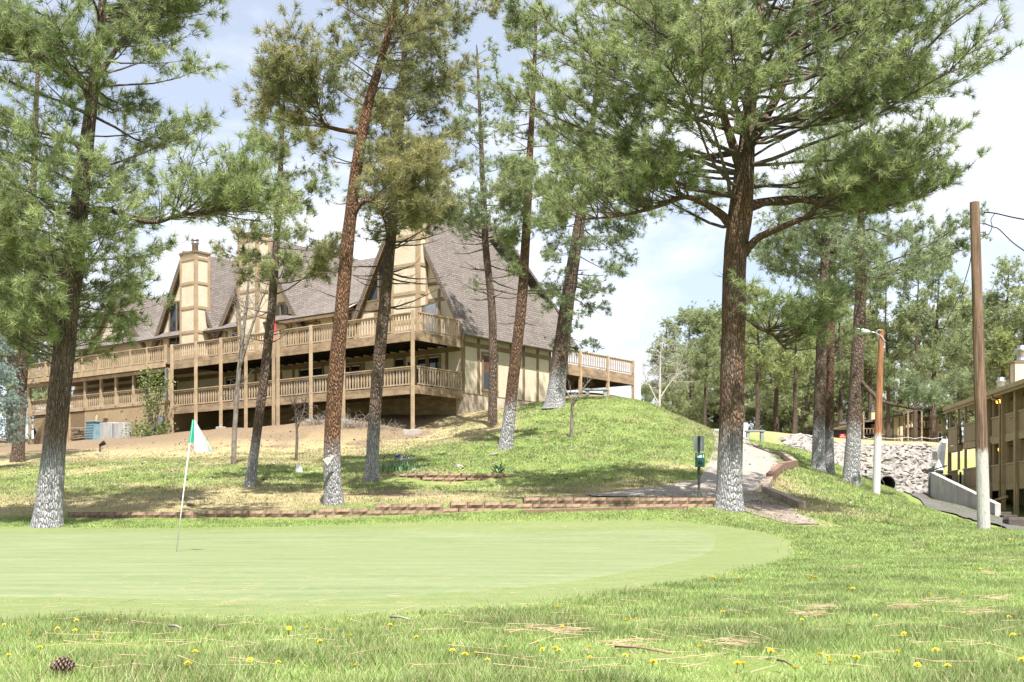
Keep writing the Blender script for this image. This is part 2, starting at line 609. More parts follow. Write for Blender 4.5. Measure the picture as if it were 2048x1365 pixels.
# gravel cart path: from the far bend behind the mound down past the big pine
strip('gravel_path', gp((1340, 92), (1395, 78), (1402, 64), (1432, 52), (1420, 44), (1400, 39.5), (1330, 36.8), (1170, 34.0)),
      gp((1440, 92), (1487, 70), (1530, 59), (1588, 49), (1527, 41.2), (1545, 37), (1500, 33), (1185, 33.2)), M_gravel, .03, 8, 12)
strip('gravel_spill', gp((1440, 33.3), (1470, 31.2), (1530, 30.1), (1585, 29.6)), gp((1530, 38.5), (1565, 34.5), (1600, 31.4), (1640, 29.9)),
      gravel_mat('path_debris', (.16, .13, .105), (.31, .27, .23), (.13, .09, .062), 16), .02, 6, 12)
# service road on the right
strip('service_road', gp((1700, 75), (1790, 66), (1840, 55), (1900, 45), (1970, 37), (2060, 30), (2300, 23)),
      gp((1862, 76), (1866, 69.2), (1988, 56.2), (2080, 48), (2200, 40), (2400, 33), (2700, 26)), M_asph, .06, 16, 24)

# ------------------------------------------------------------------ pines
def bark_mat(name, plate, plate2, crack, paint=None, pz=1.6, sc=1.0):
    t = NT(name)
    v = t.coord((13 * sc, 13 * sc, 3.4 * sc))
    dn = t.noise(v, .8, 3)
    vv = t.n('VectorMath', operation='ADD')
    t.l(v, vv.inputs[0])
    cc = t.n('CombineXYZ')
    t.l(dn, cc.inputs[0]); t.l(dn, cc.inputs[1])
    t.l(cc.outputs[0], vv.inputs[1])
    vo = t.n('TexVoronoi', feature='DISTANCE_TO_EDGE', Scale=1.5)
    t.l(vv.outputs[0], vo.inputs['Vector'])
    vc = t.n('TexVoronoi', Scale=1.5)
    t.l(vv.outputs[0], vc.inputs['Vector'])
    n1 = t.noise(t.coord((1, 1, .35)), 2.2, 5, .6)
    n2 = t.noise(v, 3.5, 4, .7)
    c = t.mix(t.ramp(n1, [(.40, 0.), (.62, 1.)]), plate, plate2)
    c = t.mix(t.ramp(n2, [(.35, 0.), (.7, .6)]), c, tuple(k * .45 for k in plate))
    sx = t.n('SeparateColor')
    t.l(vc.outputs['Color'], sx.inputs['Color'])
    c = t.mix(t.math('MULTIPLY', sx.outputs['Red'], .35), c, (.30, .19, .12))
    if paint:
        so_ = t.n('SeparateXYZ')
        tcn = t.n('TexCoord')
        t.l(tcn.outputs['Object'], so_.inputs[0])
        nn = t.noise(t.coord((6, 6, 1.2)), 2.0, 4, .7)
        h = t.math('ADD', so_.outputs['Z'], t.math('MULTIPLY', nn, .9))
        pf = t.ramp(h, [(0.0, 1.), (1.0, 0.)])
        mr = t.n('MapRange')
        mr.inputs['From Min'].default_value = pz + .05
        mr.inputs['From Max'].default_value = pz + .85
        mr.inputs['To Min'].default_value = 1
        mr.inputs['To Max'].default_value = 0
        t.l(h, mr.inputs['Value'])
        worn = t.ramp(n2, [(.50, 1.), (.72, .35)])
        c = t.mix(t.math('MULTIPLY', mr.outputs[0], worn), c, paint)
    ck = t.math('MULTIPLY', t.ramp(vo.outputs['Distance'], [(.01, 1.), (.13, 0.)]), t.ramp(t.noise(v, 1.1, 4, .7), [(.38, .15), (.6, 1.)]))
    if paint:
        ck = t.math('MULTIPLY', ck, t.math('SUBTRACT', 1.0, t.math('MULTIPLY', mr.outputs[0], .45)))
    c = t.mix(t.math('MULTIPLY', ck, .9), c, crack)
    hh = t.math('ADD', t.ramp(vo.outputs['Distance'], [(0., 0.), (.28, 1.)]), t.math('MULTIPLY', n2, .5))
    t.bump(hh, 1.0, .05)
    return t.color(c, .92, .15)
WHITE = (.39, .39, .405)
def needle_mat(name, trans=.48):
    t = NT(name)
    at = t.n('Attribute', attribute_name='Col')
    t.b.inputs['Roughness'].default_value = .5
    t.b.inputs['Specular IOR Level'].default_value = .35
    t.l(at.outputs['Color'], t.b.inputs['Base Color'])
    tr = t.n('BsdfTranslucent')
    t.l(at.outputs['Color'], tr.inputs['Color'])
    ms = t.n('MixShader')
    ms.inputs[0].default_value = trans
    t.l(t.b.outputs[0], ms.inputs[1])
    t.l(tr.outputs[0], ms.inputs[2])
    t.l(ms.outputs[0], t.o.inputs['Surface'])
    return t.m
M_needle = needle_mat('pine_needles')
M_twig = simple('twig_bark', (.135, .105, .085), (.065, .05, .043), 6, .9)
M_deadtwig = simple('bleached_twig', (.30, .27, .24), (.17, .15, .13), 6, .9)

def nrm(a):
    return a / (np.linalg.norm(a, axis=-1, keepdims=True) + 1e-9)

def segs_mesh(A, B, ra, rb, n=4):
    """many tapered prisms at once"""
    A, B = np.asarray(A, float), np.asarray(B, float)
    d = nrm(B - A)
    ref = np.where(np.abs(d[:, 2:3]) > .9, np.array([[1., 0, 0]]), np.array([[0, 0, 1.]]))
    a = nrm(np.cross(d, ref))
    b = np.cross(d, a)
    th = np.arange(n) * 2 * math.pi / n
    off = a[:, None] * np.cos(th)[None, :, None] + b[:, None] * np.sin(th)[None, :, None]
    va = A[:, None] + off * np.asarray(ra)[:, None, None]
    vb = B[:, None] + off * np.asarray(rb)[:, None, None]
    V = np.concatenate([va, vb], 1).reshape(-1, 3)
    i = np.arange(n)
    j = (i + 1) % n
    f = np.stack([i, j, j + n, i + n], -1)
    Fq = (f[None] + (np.arange(len(A)) * 2 * n)[:, None, None]).reshape(-1, 4)
    return V, Fq

def needles(C, Dn, col, K, ln, wd, rng, spread=(12, 80)):
    """K thin triangles round every tuft centre"""
    n = len(C)
    a = nrm(np.cross(Dn, rng.normal(size=(n, 3))))
    b = np.cross(Dn, a)
    th = np.radians(rng.uniform(spread[0], spread[1], (n, K)))
    ph = rng.uniform(0, 2 * math.pi, (n, K))
    d = (Dn[:, None] * np.cos(th)[..., None] + (a[:, None] * np.cos(ph)[..., None] + b[:, None] * np.sin(ph)[..., None]) * np.sin(th)[..., None])
    l = ln * rng.uniform(.65, 1.15, (n, K))[..., None]
    base = C[:, None] - Dn[:, None] * (rng.uniform(0, .5, (n, K))[..., None] * ln)
    tip = base + d * l
    tip[..., 2] -= .06 * l[..., 0]
    side = nrm(np.cross(d, rng.normal(size=(n, K, 3)))) * wd * .5
    V = np.stack([base + side, base - side, tip], 2).reshape(-1, 3)
    Fc = np.arange(len(V)).reshape(-1, 3)
    cc = col[:, None] * rng.uniform(.65, 1.3, (n, K, 1)) * rng.uniform(.7, 1.45, (n, 1, 1))
    cc = np.repeat(cc[:, :, None], 3, 2).reshape(-1, 3)
    return V, Fc, cc

def grow(path_fn, branches, rng, sec_per_m=3.2, tuft_gap=.16, sec_len=.36, tip_up=.3, curl=.15):
    """branches: (attach xyz, azimuth, length, elevation, alive, radius). Returns wood segments and tufts."""
    SA, SB, RA, RB, C, Dn = [], [], [], [], [], []
    for (att, az, Ln, el, alive, r0) in branches:
        att = np.array(att)
        hd = np.array([math.cos(az), math.sin(az), 0.])
        lat = np.array([-hd[1], hd[0], 0.])
        nseg = max(4, int(Ln * 1.6))
        s = np.linspace(0, 1, nseg + 1)
        bend = rng.normal(0, curl)
        wob = np.cumsum(rng.normal(0, .035 * Ln, (nseg + 1, 3)), 0) * .35
        wob[0] = 0
        pts = att + hd * (Ln * s)[:, None] * math.cos(el) + lat * (bend * Ln * s * s)[:, None]
        pts[:, 2] += Ln * (math.sin(el) * s + tip_up * s ** 2.4 * .6)
        pts = pts + wob
        r = r0 * (1 - .86 * s)
        SA.append(pts[:-1]); SB.append(pts[1:]); RA.append(r[:-1]); RB.append(r[1:])
        ns = max(5, int(Ln * sec_per_m * 1.5))
        for q in range(ns):
            u = rng.uniform(.22, 1) ** .75 if alive else rng.uniform(.1, 1)
            if q == 0:
                u = 1.0
            fi = u * nseg
            i = min(int(fi), nseg - 1)
            p = pts[i] + (pts[i + 1] - pts[i]) * (fi - i)
            bd = nrm(pts[i + 1] - pts[i])
            sgn = 1 if q % 2 else -1
            d2 = nrm(bd * rng.uniform(.4, 1.1) + lat * sgn * rng.uniform(.3, 1.1) + np.array([0, 0, rng.uniform(-.25, .55)]))
            l2 = (.32 + sec_len * Ln * (1 - u) ** .8) * rng.uniform(.55, 1.15)
            l2 = min(l2, 1.9)
            if not alive:
                l2 *= .7
            e2 = p + d2 * l2 + np.array([0, 0, .05 * l2])
            rr = max(.006, r0 * .22)
            mid = (p + e2) / 2 + rng.normal(0, .05 * l2, 3)
            SA.append(np.array([p, mid])); SB.append(np.array([mid, e2]))
            RA.append(np.array([rr, rr * .7])); RB.append(np.array([rr * .7, rr * .35]))
            if not alive:
                continue
            nt_ = max(1, int(l2 / tuft_gap))
            us = np.r_[1.0, rng.uniform(.3, 1, nt_ - 1)] if nt_ > 1 else np.array([1.0])
            base = p + (e2 - p) * us[:, None]
            td = nrm(d2 + rng.normal(0, .55, (len(us), 3)) + np.array([0, 0, .35]))
            tl = rng.uniform(.05, .26, len(us))
            tl[0] = .06
            tip = base + td * tl[:, None]
            SA.append(base); SB.append(tip)
            RA.append(np.full(len(us), .006)); RB.append(np.full(len(us), .004))
            C.append(tip); Dn.append(td)
    cat = np.concatenate
    return cat(SA), cat(SB), cat(RA), cat(RB), (cat(C) if C else np.zeros((0, 3))), (cat(Dn) if Dn else np.zeros((0, 3)))

def fill(C, Dn, target, rng, sp=.17):
    """side shoots: more tufts close round the grown ones"""
    k = target - len(C)
    if k <= 0 or not len(C):
        return C, Dn
    i = rng.integers(0, len(C), k)
    d = nrm(Dn[i] + rng.normal(0, .5, (k, 3)))
    return np.r_[C, C[i] + rng.normal(0, sp, (k, 3)) - np.array([0, 0, .03])], np.r_[Dn, d]

def smooth_path(pts, rad, n):
    """Catmull-Rom through 3-D points with radii"""
    pts = [np.array(p) for p in pts]
    pts = [2 * pts[0] - pts[1]] + pts + [2 * pts[-1] - pts[-2]]
    rad = [rad[0]] + list(rad) + [rad[-1]]
    P_, R_ = [], []
    for i in range(1, len(pts) - 2):
        for s in np.linspace(0, 1, n, endpoint=False):
            p0, p1, p2, p3 = pts[i - 1:i + 3]
            P_.append(.5 * (2 * p1 + (p2 - p0) * s + (2 * p0 - 5 * p1 + 4 * p2 - p3) * s * s + (3 * p1 - p0 - 3 * p2 + p3) * s ** 3))
            R_.append(rad[i] * (1 - s) + rad[i + 1] * s)
    P_.append(pts[-2]); R_.append(rad[-2])
    return np.array(P_), np.array(R_)

def trunk_mesh(name, pts, rad, mat, parent, n=22, flare=True, step=10, rough=.05):
    Pp, Rr = smooth_path(pts, rad, step)
    z0 = Pp[0, 2]
    if flare:
        h = Pp[:, 2] - z0
        Rr = Rr * (1 + .30 * np.exp(-h / .28))
    m = len(Pp)
    th = np.arange(n) * 2 * math.pi / n
    V = np.zeros((m, n, 3))
    seed = random.uniform(0, 50)
    for i in range(m):
        for k in range(n):
            nn = mnoise.noise((math.cos(th[k]) * 1.6 + seed, math.sin(th[k]) * 1.6, Pp[i, 2] * .9)) + .6 * mnoise.noise((math.cos(th[k]) * 4 + seed, math.sin(th[k]) * 4, Pp[i, 2] * 2.2))
            V[i, k, :2] = Pp[i, :2] + Rr[i] * (1 + rough * nn) * np.array([math.cos(th[k]), math.sin(th[k])])
            V[i, k, 2] = Pp[i, 2]
    ii = np.arange(m * n).reshape(m, n)
    q = np.stack([ii[:-1], np.roll(ii, -1, 1)[:-1], np.roll(ii, -1, 1)[1:], ii[1:]], -1).reshape(-1, 4)
    return mesh_np(name, V.reshape(-1, 3), q, mat, parent, smooth=True)

def pine(label, tr, prof, bark, tint, group=None, dead=(), seed=1, nb=6.0, K=30, ln=.19, wd=.010, tint2=None, limbs=(), el=(5, 25), tip_up=.3,
         sec=3.2, gap=.16, name='pine_tree', back=1.0, dead_mat=None, tufts=2000, sp=.17, limbfol=1.0):
    """tr: trunk as (px, py, distance, width px); prof: foliage reach as (py, left px, right px, density), low to high or any order"""
    rng = np.random.default_rng(seed)
    pts = [np.array(P(x, y, D)) for x, y, D, wp in tr]
    rad = [wp * .92 * D / F / 2 for x, y, D, wp in tr]
    b = pts[0].copy()
    b[2] = float(gz(b[0], b[1]))
    D0 = tr[0][2]
    root = empty(name, label, 'tree', tuple(b), 0, group)
    loc = [p - b for p in pts]
    loc[0][2] = -.12
    trunk_mesh('trunk', loc, rad, bark, root)
    Pp, Rr = smooth_path(loc, rad, 12)
    def at(z):
        i = int(np.clip(np.searchsorted(Pp[:, 2], z), 1, len(Pp) - 1))
        f = np.clip((z - Pp[i - 1, 2]) / (Pp[i, 2] - Pp[i - 1, 2] + 1e-9), 0, 1)
        return Pp[i - 1] * (1 - f) + Pp[i] * f, Rr[i - 1] * (1 - f) + Rr[i] * f
    prof = sorted(prof, key=lambda r: -r[0])                       # from the lowest up
    zs = np.array([CH + (HY - r[0]) * D0 / F - b[2] for r in prof])
    mid = np.array([(r[1] + r[2]) / 2 for r in prof], float)
    lf = np.array([((r[1] - CX) * D0 / F - b[0]) for r in prof])
    rt = np.array([((r[2] - CX) * D0 / F - b[0]) for r in prof])
    de = np.array([r[3] for r in prof], float)
    br = []
    z = zs[0]
    while z < zs[-1]:
        d = float(np.interp(z, zs, de))
        z += rng.exponential(1.0 / (1.5 * nb * max(d, .02)))
        if z > zs[-1] or d <= 0:
            continue
        p, r = at(z)
        l_, r_ = p[0] - np.interp(z, zs, lf), np.interp(z, zs, rt) - p[0]
        l_, r_ = max(l_, .15), max(r_, .15)
        az = rng.uniform(0, 2 * math.pi)
        dep = .5 * (l_ + r_) * back
        hx = math.cos(az)
        ext = math.hypot(hx * (r_ if hx > 0 else l_), math.sin(az) * dep)
        Ln = ext * rng.uniform(.55, 1.05)
        if Ln < .3:
            continue
        e = R(rng.uniform(*el))
        pa, ra = at(max(z - Ln * math.sin(e) * .7, loc[0][2] + 1.5))
        br.append((pa, az, Ln, e, True, min(.010 + .0075 * Ln, ra * .6)))
    for (y0, y1, n, lmax, side) in dead:
        za, zb = CH + (HY - y0) * D0 / F - b[2], CH + (HY - y1) * D0 / F - b[2]
        for _ in range(n):
            p, r = at(rng.uniform(min(za, zb), max(za, zb)))
            az = rng.uniform(-.9, .9) + (0 if (side > 0 or (side == 0 and rng.random() < .5)) else math.pi)
            br.append((p, az, lmax * rng.uniform(.35, 1), R(rng.uniform(-22, 14)), False, .012 + .010 * lmax))
    A, B, ra, rb, C, Dn = grow(None, br, rng, sec, gap, tip_up=tip_up)
    for lp in limbs:                                              # traced big limbs: list of (px, py, dD, width px)
        lpts = [np.array(P(x, y, D0 + dd)) - b for x, y, dd, wp in lp]
        lr = [wp * D0 / F / 2 for x, y, dd, wp in lp]
        LP, LR = smooth_path(lpts, lr, 7)
        mb = MB()
        mb.tube([tuple(q) for q in LP], list(LR), 9, jit=.10)
        mb.build('limb', bark, root, smooth=True)
        sb = []
        for q in range(int(len(LP) * 1.5 * limbfol)):
            f = rng.uniform(.42, 1)
            i = min(int(f * (len(LP) - 1)), len(LP) - 2)
            dr = nrm(LP[i + 1] - LP[i])
            az0 = math.atan2(dr[1], dr[0]) + rng.choice([-1, 1]) * rng.uniform(.2, 1.3)
            sb.append((LP[i], az0, rng.uniform(.8, 2.6) * (1.15 - .5 * f), R(rng.uniform(-6, 38)), rng.random() < .93, .018))
        A2, B2, a2, b2, C2, D2 = grow(None, sb, rng, sec * .9, gap, tip_up=tip_up)
        A, B, ra, rb = np.r_[A, A2], np.r_[B, B2], np.r_[ra, a2], np.r_[rb, b2]
        C, Dn = np.r_[C, C2], np.r_[Dn, D2]
    big = ra > .011
    V, Fq = segs_mesh(A[big], B[big], ra[big], rb[big], 6)
    V2, F2 = segs_mesh(A[~big], B[~big], ra[~big], rb[~big], 3)
    fr = mesh_np('branch_framework', V, Fq, dead_mat or M_twig, root, smooth=True)
    fr['kind'] = 'stuff'
    if len(V2):
        mesh_np('twig', V2, F2, M_twig, fr)['kind'] = 'stuff'
    grown = len(C)
    C, Dn = fill(C, Dn, tufts, rng, sp)
    t1 = np.array(tint)
    t2 = np.array(tint2 if tint2 is not None else (t1[0] * 1.35, t1[1] * 1.18, t1[2] * 1.0))
    nn = np.array([mnoise.noise((c[0] * .55, c[1] * .55, c[2] * .55 + seed)) for c in C])
    f = np.clip(.5 + nn * 1.3 + rng.normal(0, .22, len(C)), 0, 1)[:, None]
    col = t1 * (1 - f) + t2 * f
    V, Fc, cc = needles(C, Dn, col, K, ln, wd, rng)
    cr = mesh_np('crown', V, Fc, M_needle, root, col=cc)
    cr['kind'] = 'stuff'
    return root, (grown, len(C))

GREY = ((.185, .145, .12), (.115, .088, .073), (.024, .018, .015))
B_grey = lambda pz, i=0: bark_mat('pine_bark_grey', *GREY, paint=WHITE, pz=pz)
B_red = lambda pz: bark_mat('pine_bark_red', (.26, .135, .08), (.16, .088, .06), (.026, .017, .013), paint=WHITE, pz=pz, sc=1.25)
B_brown = lambda pz: bark_mat('pine_bark_brown', (.15, .10, .075), (.17, .085, .05), (.018, .013, .011), paint=WHITE, pz=pz)
B_big = lambda pz: bark_mat('pine_bark_big', (.19, .145, .118), (.19, .105, .068), (.024, .018, .015), paint=WHITE, pz=pz)
B_plain = bark_mat('pine_bark_far', *GREY)
T_green = (.235, .29, .125)
T_blue = (.22, .275, .15)
T_yel = (.135, .155, .050)
TUFTS = {}
def note(k, r):
    TUFTS[k] = r[1]
    return r[0]

# 1 big pine at the left edge
t_left = note('left', pine('massive pine at the left edge with whitewashed foot and spreading crown',
    [(93, 1045, 29, 60), (108, 900, 29, 50), (128, 700, 29, 47), (148, 520, 29, 43), (160, 400, 29, 40), (178, 250, 29, 28), (192, 130, 29, 22), (205, 0, 29, 17), (215, -300, 29, 9), (220, -600, 29, 3)],
    [(715, 0, 260, 1.0), (680, -60, 330, 2.8), (600, -120, 355, 2.8), (520, -160, 340, 2.2), (440, -190, 340, 1.4), (370, -190, 340, 1.3), (300, -180, 430, 1.3), (230, -180, 460, .8), (150, -160, 480, .9), (60, -150, 510, 1.1),
     (-60, -150, 500, .8), (-250, -80, 400, .7), (-420, 30, 350, .6), (-590, 150, 280, .4)],
    B_grey(1.75), T_green, seed=3, tufts=8500, sp=0.11, nb=6.0, K=26, wd=0.0135, ln=0.25, el=(-8, 22), sec=3.3, tint2=(.30, .345, .155),
    limbs=[[(165, 425, 0, 16), (215, 420, -.3, 12), (300, 445, -.6, 9), (360, 430, -.8, 7), (420, 425, -1, 5), (480, 418, -1.2, 3)],
           [(182, 190, 0, 12), (140, 150, -.5, 9), (100, 125, -1, 6), (40, 100, -1.4, 4)],
           [(186, 170, 0, 15), (225, 110, .3, 11), (262, 60, .6, 9), (310, 5, 1, 7)]]))
# dark pine behind it
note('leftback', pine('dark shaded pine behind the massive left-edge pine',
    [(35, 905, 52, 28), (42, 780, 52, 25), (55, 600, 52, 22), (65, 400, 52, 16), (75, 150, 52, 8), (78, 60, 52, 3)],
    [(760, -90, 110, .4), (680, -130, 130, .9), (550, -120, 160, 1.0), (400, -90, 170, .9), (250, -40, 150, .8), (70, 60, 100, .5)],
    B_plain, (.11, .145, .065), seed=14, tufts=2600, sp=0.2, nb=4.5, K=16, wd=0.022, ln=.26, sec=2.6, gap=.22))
# 3 slender pine left of centre
t_slim = note('slim', pine('slender leaning pine with whitewashed foot left of the red-barked pine',
    [(498, 975, 38, 24), (512, 880, 38, 20), (530, 740, 38, 20), (545, 600, 38, 18), (556, 430, 38, 14), (563, 300, 38, 10), (568, 200, 38, 5), (570, 170, 38, 2)],
    [(690, 540, 600, .15), (620, 500, 720, .5), (520, 420, 700, .75), (420, 425, 690, .8), (330, 470, 680, .7), (270, 480, 660, .9), (215, 510, 650, .9), (172, 545, 600, .5)],
    B_grey(1.35), T_green, seed=5, tufts=1900, sp=0.11, nb=4.6, K=24, wd=0.015, ln=0.23, el=(-5, 30), tint2=(.31, .305, .15), dead=((720, 560, 9, 1.3, 0),)))
# 5 red barked
t_red = note('red', pine('red-barked pine with whitewashed foot carrying a small white plaque',
    [(668, 1010, 32.5, 40), (664, 900, 32.5, 36), (672, 750, 32.5, 34), (685, 600, 32.5, 30), (698, 460, 32.5, 28), (714, 330, 32.5, 25), (735, 215, 32.5, 22), (765, 110, 32.5, 17), (790, 0, 32.5, 13), (810, -250, 32.5, 6), (815, -400, 32.5, 2)],
    [(400, 650, 740, .10), (350, 600, 770, .45), (300, 570, 760, .75), (230, 560, 800, .65), (150, 590, 860, .9), (80, 620, 900, 1.0), (0, 660, 950, 1.0), (-120, 670, 950, .8), (-300, 720, 900, .6), (-390, 790, 840, .4)],
    B_red(1.45), (.18, .20, .09), seed=7, tufts=3200, sp=0.11, nb=5.2, K=26, wd=0.0135, ln=0.24, el=(0, 32), tint2=(.34, .32, .15), dead=((620, 380, 5, 1.0, 0),),
    limbs=[[(702, 440, 0, 12), (725, 405, -.2, 9), (748, 405, -.3, 7), (765, 430, -.3, 5), (775, 470, -.3, 3)],
           [(728, 265, 0, 12), (690, 262, -.1, 9), (650, 250, -.2, 7), (638, 215, -.3, 5), (620, 150, -.4, 3)]]))
# 6 dark trunk beside it
t_dark = note('dark', pine('dark-trunked pine with whitewashed foot standing before the tall front chimney',
    [(743, 963, 39, 29), (748, 850, 39, 27), (760, 700, 39, 26), (775, 550, 39, 24), (787, 420, 39, 22), (798, 280, 39, 18), (806, 160, 39, 15), (812, 40, 39, 11), (818, -200, 39, 4)],
    [(600, 760, 900, .2), (540, 740, 920, .9), (470, 740, 950, 1.0), (400, 760, 1000, 1.0), (330, 740, 1010, .8), (260, 700, 990, 1.0), (180, 690, 970, 1.0), (90, 690, 980, 1.0), (0, 700, 960, 1.0), (-100, 730, 930, .7), (-195, 790, 850, .4)],
    B_grey(1.6), (.18, .205, .10), seed=9, tufts=3900, sp=0.12, nb=5.4, K=24, wd=0.015, ln=0.24, el=(-12, 22), tint2=(.33, .315, .155), dead=((640, 300, 26, 2.2, 0),)))
# 7 thin dark trunk by the gable wall
t_thin = note('thin', pine('thin dark pine standing close to the timbered side wall',
    [(985, 852, 57, 20), (986, 740, 57, 18), (984, 620, 57, 17), (972, 500, 57, 15), (967, 400, 57, 13), (962, 280, 57, 9), (955, 120, 57, 4), (953, 90, 57, 2)],
    [(600, 950, 1010, .15), (520, 870, 1030, .9), (430, 860, 1070, 1.0), (330, 880, 1060, .8), (250, 890, 1050, 1.0), (170, 900, 1010, 1.0), (95, 930, 990, .6)],
    B_plain, T_blue, seed=21, tufts=1900, sp=0.16, nb=4.0, K=18, wd=0.021, ln=.24, sec=2.8, gap=.2, tint2=(.24, .29, .16), dead=((600, 380, 22, 2.6, 0),)))
# 8 pale leaning
t_pale = note('pale', pine('pale-footed leaning pine with torn orange bark beside the timbered side wall',
    [(1010, 898, 47, 30), (1020, 820, 47, 27), (1033, 700, 47, 24), (1044, 600, 47, 23), (1052, 470, 47, 19), (1058, 340, 47, 16), (1064, 230, 47, 12), (1070, 100, 47, 8), (1076, -60, 47, 3)],
    [(560, 1020, 1100, .2), (480, 1000, 1150, .55), (420, 990, 1180, .9), (350, 1000, 1160, .7), (270, 1000, 1130, .55), (190, 990, 1140, .55), (110, 970, 1130, .7), (20, 1000, 1120, .7), (-55, 1050, 1100, .4)],
    B_brown(1.6), T_green, seed=23, tufts=2300, sp=0.14, nb=4.6, K=20, wd=0.0185, ln=0.26, sec=2.8, tint2=(.27, .31, .15), dead=((660, 500, 8, 1.8, 0), (330, 200, 8, 1.6, 0))))
# 9 thick leaning behind mound
t_mound = note('mound', pine('thick leaning pine on top of the grassy mound by the rear deck',
    [(1108, 815, 58.5, 44), (1118, 740, 58.5, 36), (1130, 640, 58.5, 32), (1146, 530, 58.5, 27), (1160, 440, 58.5, 23), (1175, 340, 58.5, 18), (1190, 200, 58.5, 10), (1200, 60, 58.5, 4)],
    [(690, 1110, 1230, .3), (630, 1080, 1300, .6), (560, 1090, 1320, .8), (490, 1060, 1340, .9), (430, 1060, 1330, .9), (350, 1080, 1310, .8), (250, 1080, 1300, .9), (150, 1110, 1280, .8), (65, 1170, 1240, .4)],
    B_grey(1.6), (.145, .19, .095), seed=25, tufts=2700, sp=0.16, nb=4.2, K=18, wd=0.022, ln=0.29, sec=2.8, gap=.2, el=(-34, -4), tip_up=.08, tint2=(.25, .30, .15), dead=((640, 470, 9, 2.4, 1),)))
# 10 the big one
t_big = note('big', pine('huge broad-crowned pine beside the green dispenser post and gravel path',
    [(1457, 1015, 31, 60), (1460, 930, 31, 54), (1464, 800, 31, 53), (1467, 650, 31, 52), (1470, 520, 31, 50), (1480, 430, 31, 54), (1488, 350, 31, 44), (1496, 260, 31, 32), (1505, 150, 31, 26), (1520, 20, 31, 20), (1530, -200, 31, 12), (1535, -420, 31, 3)],
    [(450, 1300, 1650, .12), (415, 1010, 1800, .7), (360, 970, 1930, 1.1), (300, 970, 1970, 1.2), (220, 1000, 2000, 1.2), (140, 1040, 2020, 1.1), (60, 1060, 2040, 1.1), (-30, 1120, 2030, .9), (-150, 1250, 1900, .45), (-300, 1350, 1740, .3), (-410, 1460, 1600, .3)],
    B_big(1.7), T_green, seed=31, tufts=10500, sp=0.1, nb=8.6, K=26, wd=0.0135, ln=0.235, sec=3.4, gap=.155, el=(-6, 20), tint2=(.30, .345, .16), dead=((690, 600, 3, 1.0, 1), (650, 560, 3, .6, -1)),
    limbs=[[(1468, 455, 0, 22), (1440, 428, -.2, 17), (1405, 405, -.5, 13), (1365, 395, -.8, 10), (1310, 415, -1.1, 8), (1240, 432, -1.5, 5), (1160, 440, -1.8, 3)],
           [(1478, 520, 0, 18), (1515, 478, -.3, 15), (1570, 452, -.8, 12), (1615, 432, -1.2, 10), (1670, 385, -1.6, 8), (1740, 360, -2, 5), (1830, 320, -2.3, 3)],
           [(1492, 420, 0, 17), (1540, 404, .3, 13), (1610, 402, .6, 11), (1680, 420, .8, 8), (1760, 415, 1, 5), (1850, 390, 1.2, 3)],
           [(1494, 300, 0, 24), (1540, 220, .5, 18), (1590, 120, 1, 14), (1620, 30, 1.4, 11), (1640, -60, 1.6, 8)],
           [(1480, 330, 0, 22), (1450, 240, -.4, 16), (1430, 130, -.8, 13), (1415, 40, -1.2, 10), (1400, -60, -1.5, 7)],
           [(1488, 630, 0, 13), (1518, 655, -.3, 9), (1545, 670, -.5, 6), (1572, 700, -.6, 3)]]))
# 11, 12 twin trunks
t_twa = note('twa', pine('left trunk of the twin pines below the path bank',
    [(1636, 945, 56, 29), (1638, 850, 56, 26), (1643, 700, 56, 24), (1648, 560, 56, 20), (1655, 400, 56, 13), (1660, 260, 56, 5), (1662, 220, 56, 2)],
    [(690, 1560, 1680, .3), (620, 1480, 1740, .8), (540, 1480, 1780, .9), (450, 1500, 1760, .8), (350, 1540, 1740, .8), (240, 1620, 1700, .5)],
    B_grey(2.1), T_blue, seed=41, tufts=2400, sp=0.2, nb=3.8, K=16, wd=0.024, ln=.27, sec=2.6, gap=.22, el=(-14, 18), tint2=(.25, .29, .16), group='twin pines below the path'))
t_twb = note('twb', pine('right trunk of the twin pines with a redder bark',
    [(1658, 948, 56.8, 22), (1658, 850, 56.8, 20), (1660, 700, 56.8, 19), (1664, 560, 56.8, 16), (1672, 400, 56.8, 10), (1680, 300, 56.8, 3)],
    [(600, 1600, 1740, .5), (500, 1590, 1760, .8), (400, 1600, 1760, .8), (310, 1640, 1720, .5)],
    B_brown(1.9), T_blue, seed=43, tufts=1500, sp=0.2, nb=3.4, K=16, wd=0.024, ln=.27, sec=2.4, gap=.22, tint2=(.25, .29, .16), group='twin pines below the path'))
# 13
t_lamp = note('lampt', pine('stout pine right of the twin pines, behind the street lamp head',
    [(1702, 965, 50.5, 36), (1707, 870, 50.5, 32), (1714, 740, 50.5, 29), (1720, 620, 50.5, 26), (1722, 540, 50.5, 22), (1722, 420, 50.5, 15), (1720, 280, 50.5, 6), (1720, 240, 50.5, 2)],
    [(650, 1660, 1880, .3), (600, 1560, 1910, .7), (545, 1530, 1950, 1.0), (480, 1540, 1950, .9), (400, 1560, 1930, .9), (320, 1620, 1860, .7), (250, 1690, 1760, .4)],
    B_grey(2.2), T_blue, seed=47, tufts=3200, sp=0.17, nb=4.2, K=18, wd=0.022, ln=.25, sec=2.7, gap=.2, el=(-16, 14), tint2=(.25, .29, .16), dead=((800, 620, 6, 1.8, 0),), limbfol=.3,
    limbs=[[(1715, 755, 0, 8), (1760, 800, -1, 8), (1800, 812, -1.5, 6), (1840, 818, -2, 4), (1870, 812, -2.3, 3)]]))

